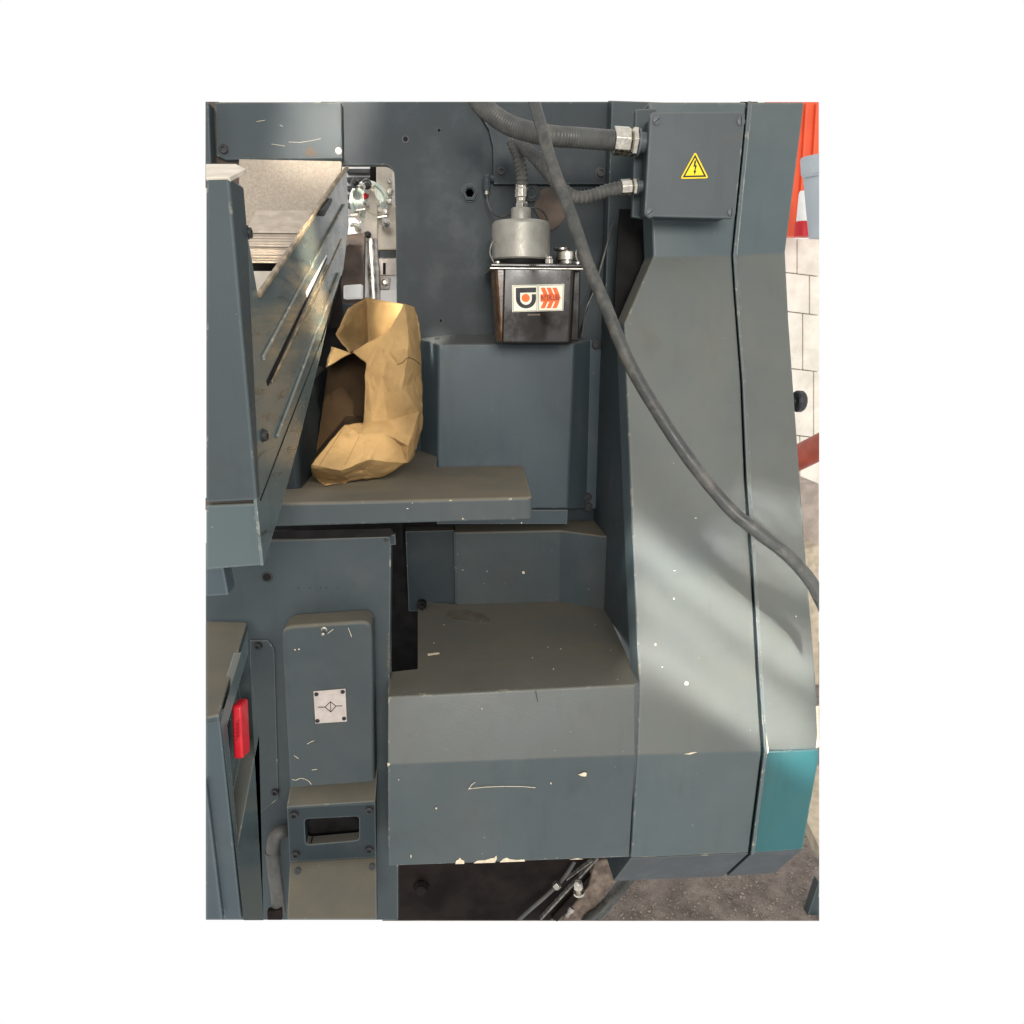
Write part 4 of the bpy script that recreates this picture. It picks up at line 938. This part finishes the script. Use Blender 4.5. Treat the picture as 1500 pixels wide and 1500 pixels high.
# ================================================================== PAPER BAG
B = at_y
def G(x, y): return at_z(x, y, zs+.002)
bv = dict(
 L0=B(478, 540, 1.20), L1=B(515, 516, 1.165), L2=B(540, 500.5, 1.15), L3=B(567, 486, 1.15), L4=B(592, 444, 1.17),
 R0=B(606, 449, 1.22), R1=B(613, 475, 1.22), R2=B(616, 510, 1.215), R3=B(618, 545, 1.21), R4=B(620, 590, 1.205), R5=B(617, 622, 1.20), R6=B(613, 650, 1.185), R7=B(606, 667, 1.165),
 C0=B(598, 482, 1.165), C1=B(597, 522, 1.14), C2=B(588, 568, 1.135), C3=B(559, 549, 1.15), C4=B(537, 532, 1.16), C5=B(543, 588, 1.175), C6=B(533, 620, 1.165), C7=B(546, 618, 1.15), C8=B(568, 616, 1.155), C9=B(614, 603, 1.17),
 B0=B(505, 621, 1.14), B1=B(527, 637, 1.125), B2=B(455, 681, 1.10), B3=G(457, 699), B4=G(476, 712.5), B5=G(511, 706), B6=G(557, 701), B7=B(596, 679, 1.135), B8=B(560, 634, 1.115), B9=B(598, 653, 1.125), B10=B(587, 652, 1.14), B11=B(541, 673, 1.085), B12=B(500, 689, 1.075), B13=B(574, 640, 1.125),
 W0=B(507, 452, 1.24), W1=B(537, 434, 1.335), T1=B(565, 440, 1.32), T2=B(594, 445, 1.29), Wa=B(594, 505, 1.29), Wb=B(565, 512, 1.32), W4=B(540, 512, 1.335), W5=B(512, 517, 1.24), W6=B(492, 489, 1.25), K0=B(485, 507, 1.215), K1=B(516, 517, 1.172),
 b0=B(602, 452, 1.30), b2=B(610, 510, 1.31), b4=B(612, 590, 1.30), b6=B(604, 650, 1.28), b7=B(590, 676, 1.25))
bf = ['L1 L2 L3 C3 C4', 'L3 L4 C0 C1 C3', 'L4 R0 C0', 'R0 R1 R2 C1 C0', 'C1 R2 R3 R4 C2', 'C3 C1 C2', 'C4 C3 C7 C6 C5', 'C3 C2 C8 C7', 'C2 R4 C9 C8',
      'C6 C7 C8 B8 B1', 'B0 C6 B1', 'C8 C9 B9 B13', 'C8 B13 B8', 'C9 R5 R6 B9', 'R4 R5 C9', 'B9 R6 R7 B7', 'B13 B9 B10', 'B10 B9 B7', 'B8 B13 B10', 'B8 B10 B7', 'B8 B7 B6 B11', 'B0 B1 B12 B2', 'B1 B8 B11 B12', 'B12 B11 B6 B5', 'B2 B12 B5 B4 B3',
      'W0 W1 W4 W5 W6', 'W1 T1 Wb W4', 'T1 T2 Wa Wb', 'K0 K1 L0', 'R0 b0 b2 R2 R1', 'R2 b2 b4 R4 R3', 'R4 b4 b6 R6 R5', 'R6 b6 b7 B7 R7']
bm = bmesh.new(); vm = {k_: bm.verts.new(p) for k_, p in bv.items()}
for f_ in bf: bm.faces.new([vm[q] for q in f_.split()])
bmesh.ops.triangulate(bm, faces=bm.faces)
bmesh.ops.recalc_face_normals(bm, faces=bm.faces)
bmesh.ops.subdivide_edges(bm, edges=bm.edges[:], cuts=9, use_grid_fill=True)
bmesh.ops.remove_doubles(bm, verts=bm.verts, dist=1e-5)
bmesh.ops.smooth_vert(bm, verts=bm.verts, factor=.35, use_axis_x=True, use_axis_y=True, use_axis_z=True)
bm.normal_update()
for v in bm.verts:
    q = v.co; d1, _ = mnoise.voronoi(q*34+Vector((9, 4, 2)))
    v.co += v.normal*(min(d1[1]-d1[0], .3)*.0055+mnoise.noise(q*26)*.0028+mnoise.noise(q*110)*.0006)
bagm = link('paper_bag', bm, M['kraft'], None, 0, smooth=True, sharp=13)
tag(bagm, 'crumpled brown kraft paper bag standing open on the work shelf', 'bag')
# recessed front of the bag, its shade painted as dark brown paper
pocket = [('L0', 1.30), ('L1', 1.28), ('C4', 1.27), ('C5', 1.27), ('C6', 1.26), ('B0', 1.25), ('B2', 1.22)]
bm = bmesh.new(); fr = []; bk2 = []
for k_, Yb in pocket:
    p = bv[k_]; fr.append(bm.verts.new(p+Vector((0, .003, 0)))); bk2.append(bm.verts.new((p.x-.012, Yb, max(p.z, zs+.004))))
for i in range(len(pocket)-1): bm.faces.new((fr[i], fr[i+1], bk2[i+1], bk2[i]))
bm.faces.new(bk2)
plabel(link('shaded_recess', bm, M['shade_seam'], bagm, 0), 'recessed side of the bag, its shade put into the colour')
def bag_line(name, pts, r, mat):
    P = resample(spline([B(x, y, Y) for x, y, Y in pts], 6), .004)
    out = []
    for p in P:      # settle the line on the paper
        d_ = (p-CAM).normalized(); h = BVH.ray_cast(CAM, d_); out.append(h[0]-d_*r*.6 if h[0] else p)
    link(name, tube_bm(out, r, 6), mat, bagm)
from mathutils.bvhtree import BVHTree
me_ = bagm.data; BVH = BVHTree.FromPolygons([v.co+WPOS[bagm.name] for v in me_.vertices], [tuple(p.vertices) for p in me_.polygons])
bag_line('stitched_seam', [(500, 632, 1.13), (481, 661, 1.1), (463, 690, 1.08)], .00028, M['shade_seam'])
bag_line('stitched_seam', [(526, 640, 1.12), (516, 660, 1.1), (505, 682, 1.09)], .00022, M['shade_seam'])
bag_line('stitched_seam', [(542, 459, 1.25), (560, 463, 1.24), (574, 467, 1.2)], .00022, M['shade_seam'])
bag_line('stitched_seam', [(562, 441, 1.25), (560, 460, 1.24), (556, 482, 1.2)], .0004, M['kraft'])
bag_line('string', [(582, 534, 1.14), (590, 531, 1.14), (597, 524, 1.14), (607, 527, 1.16), (616, 534, 1.2)], .0006, M['shade_seam'])
so = bagm.modifiers.new('thickness', 'SOLIDIFY'); so.thickness = .0004
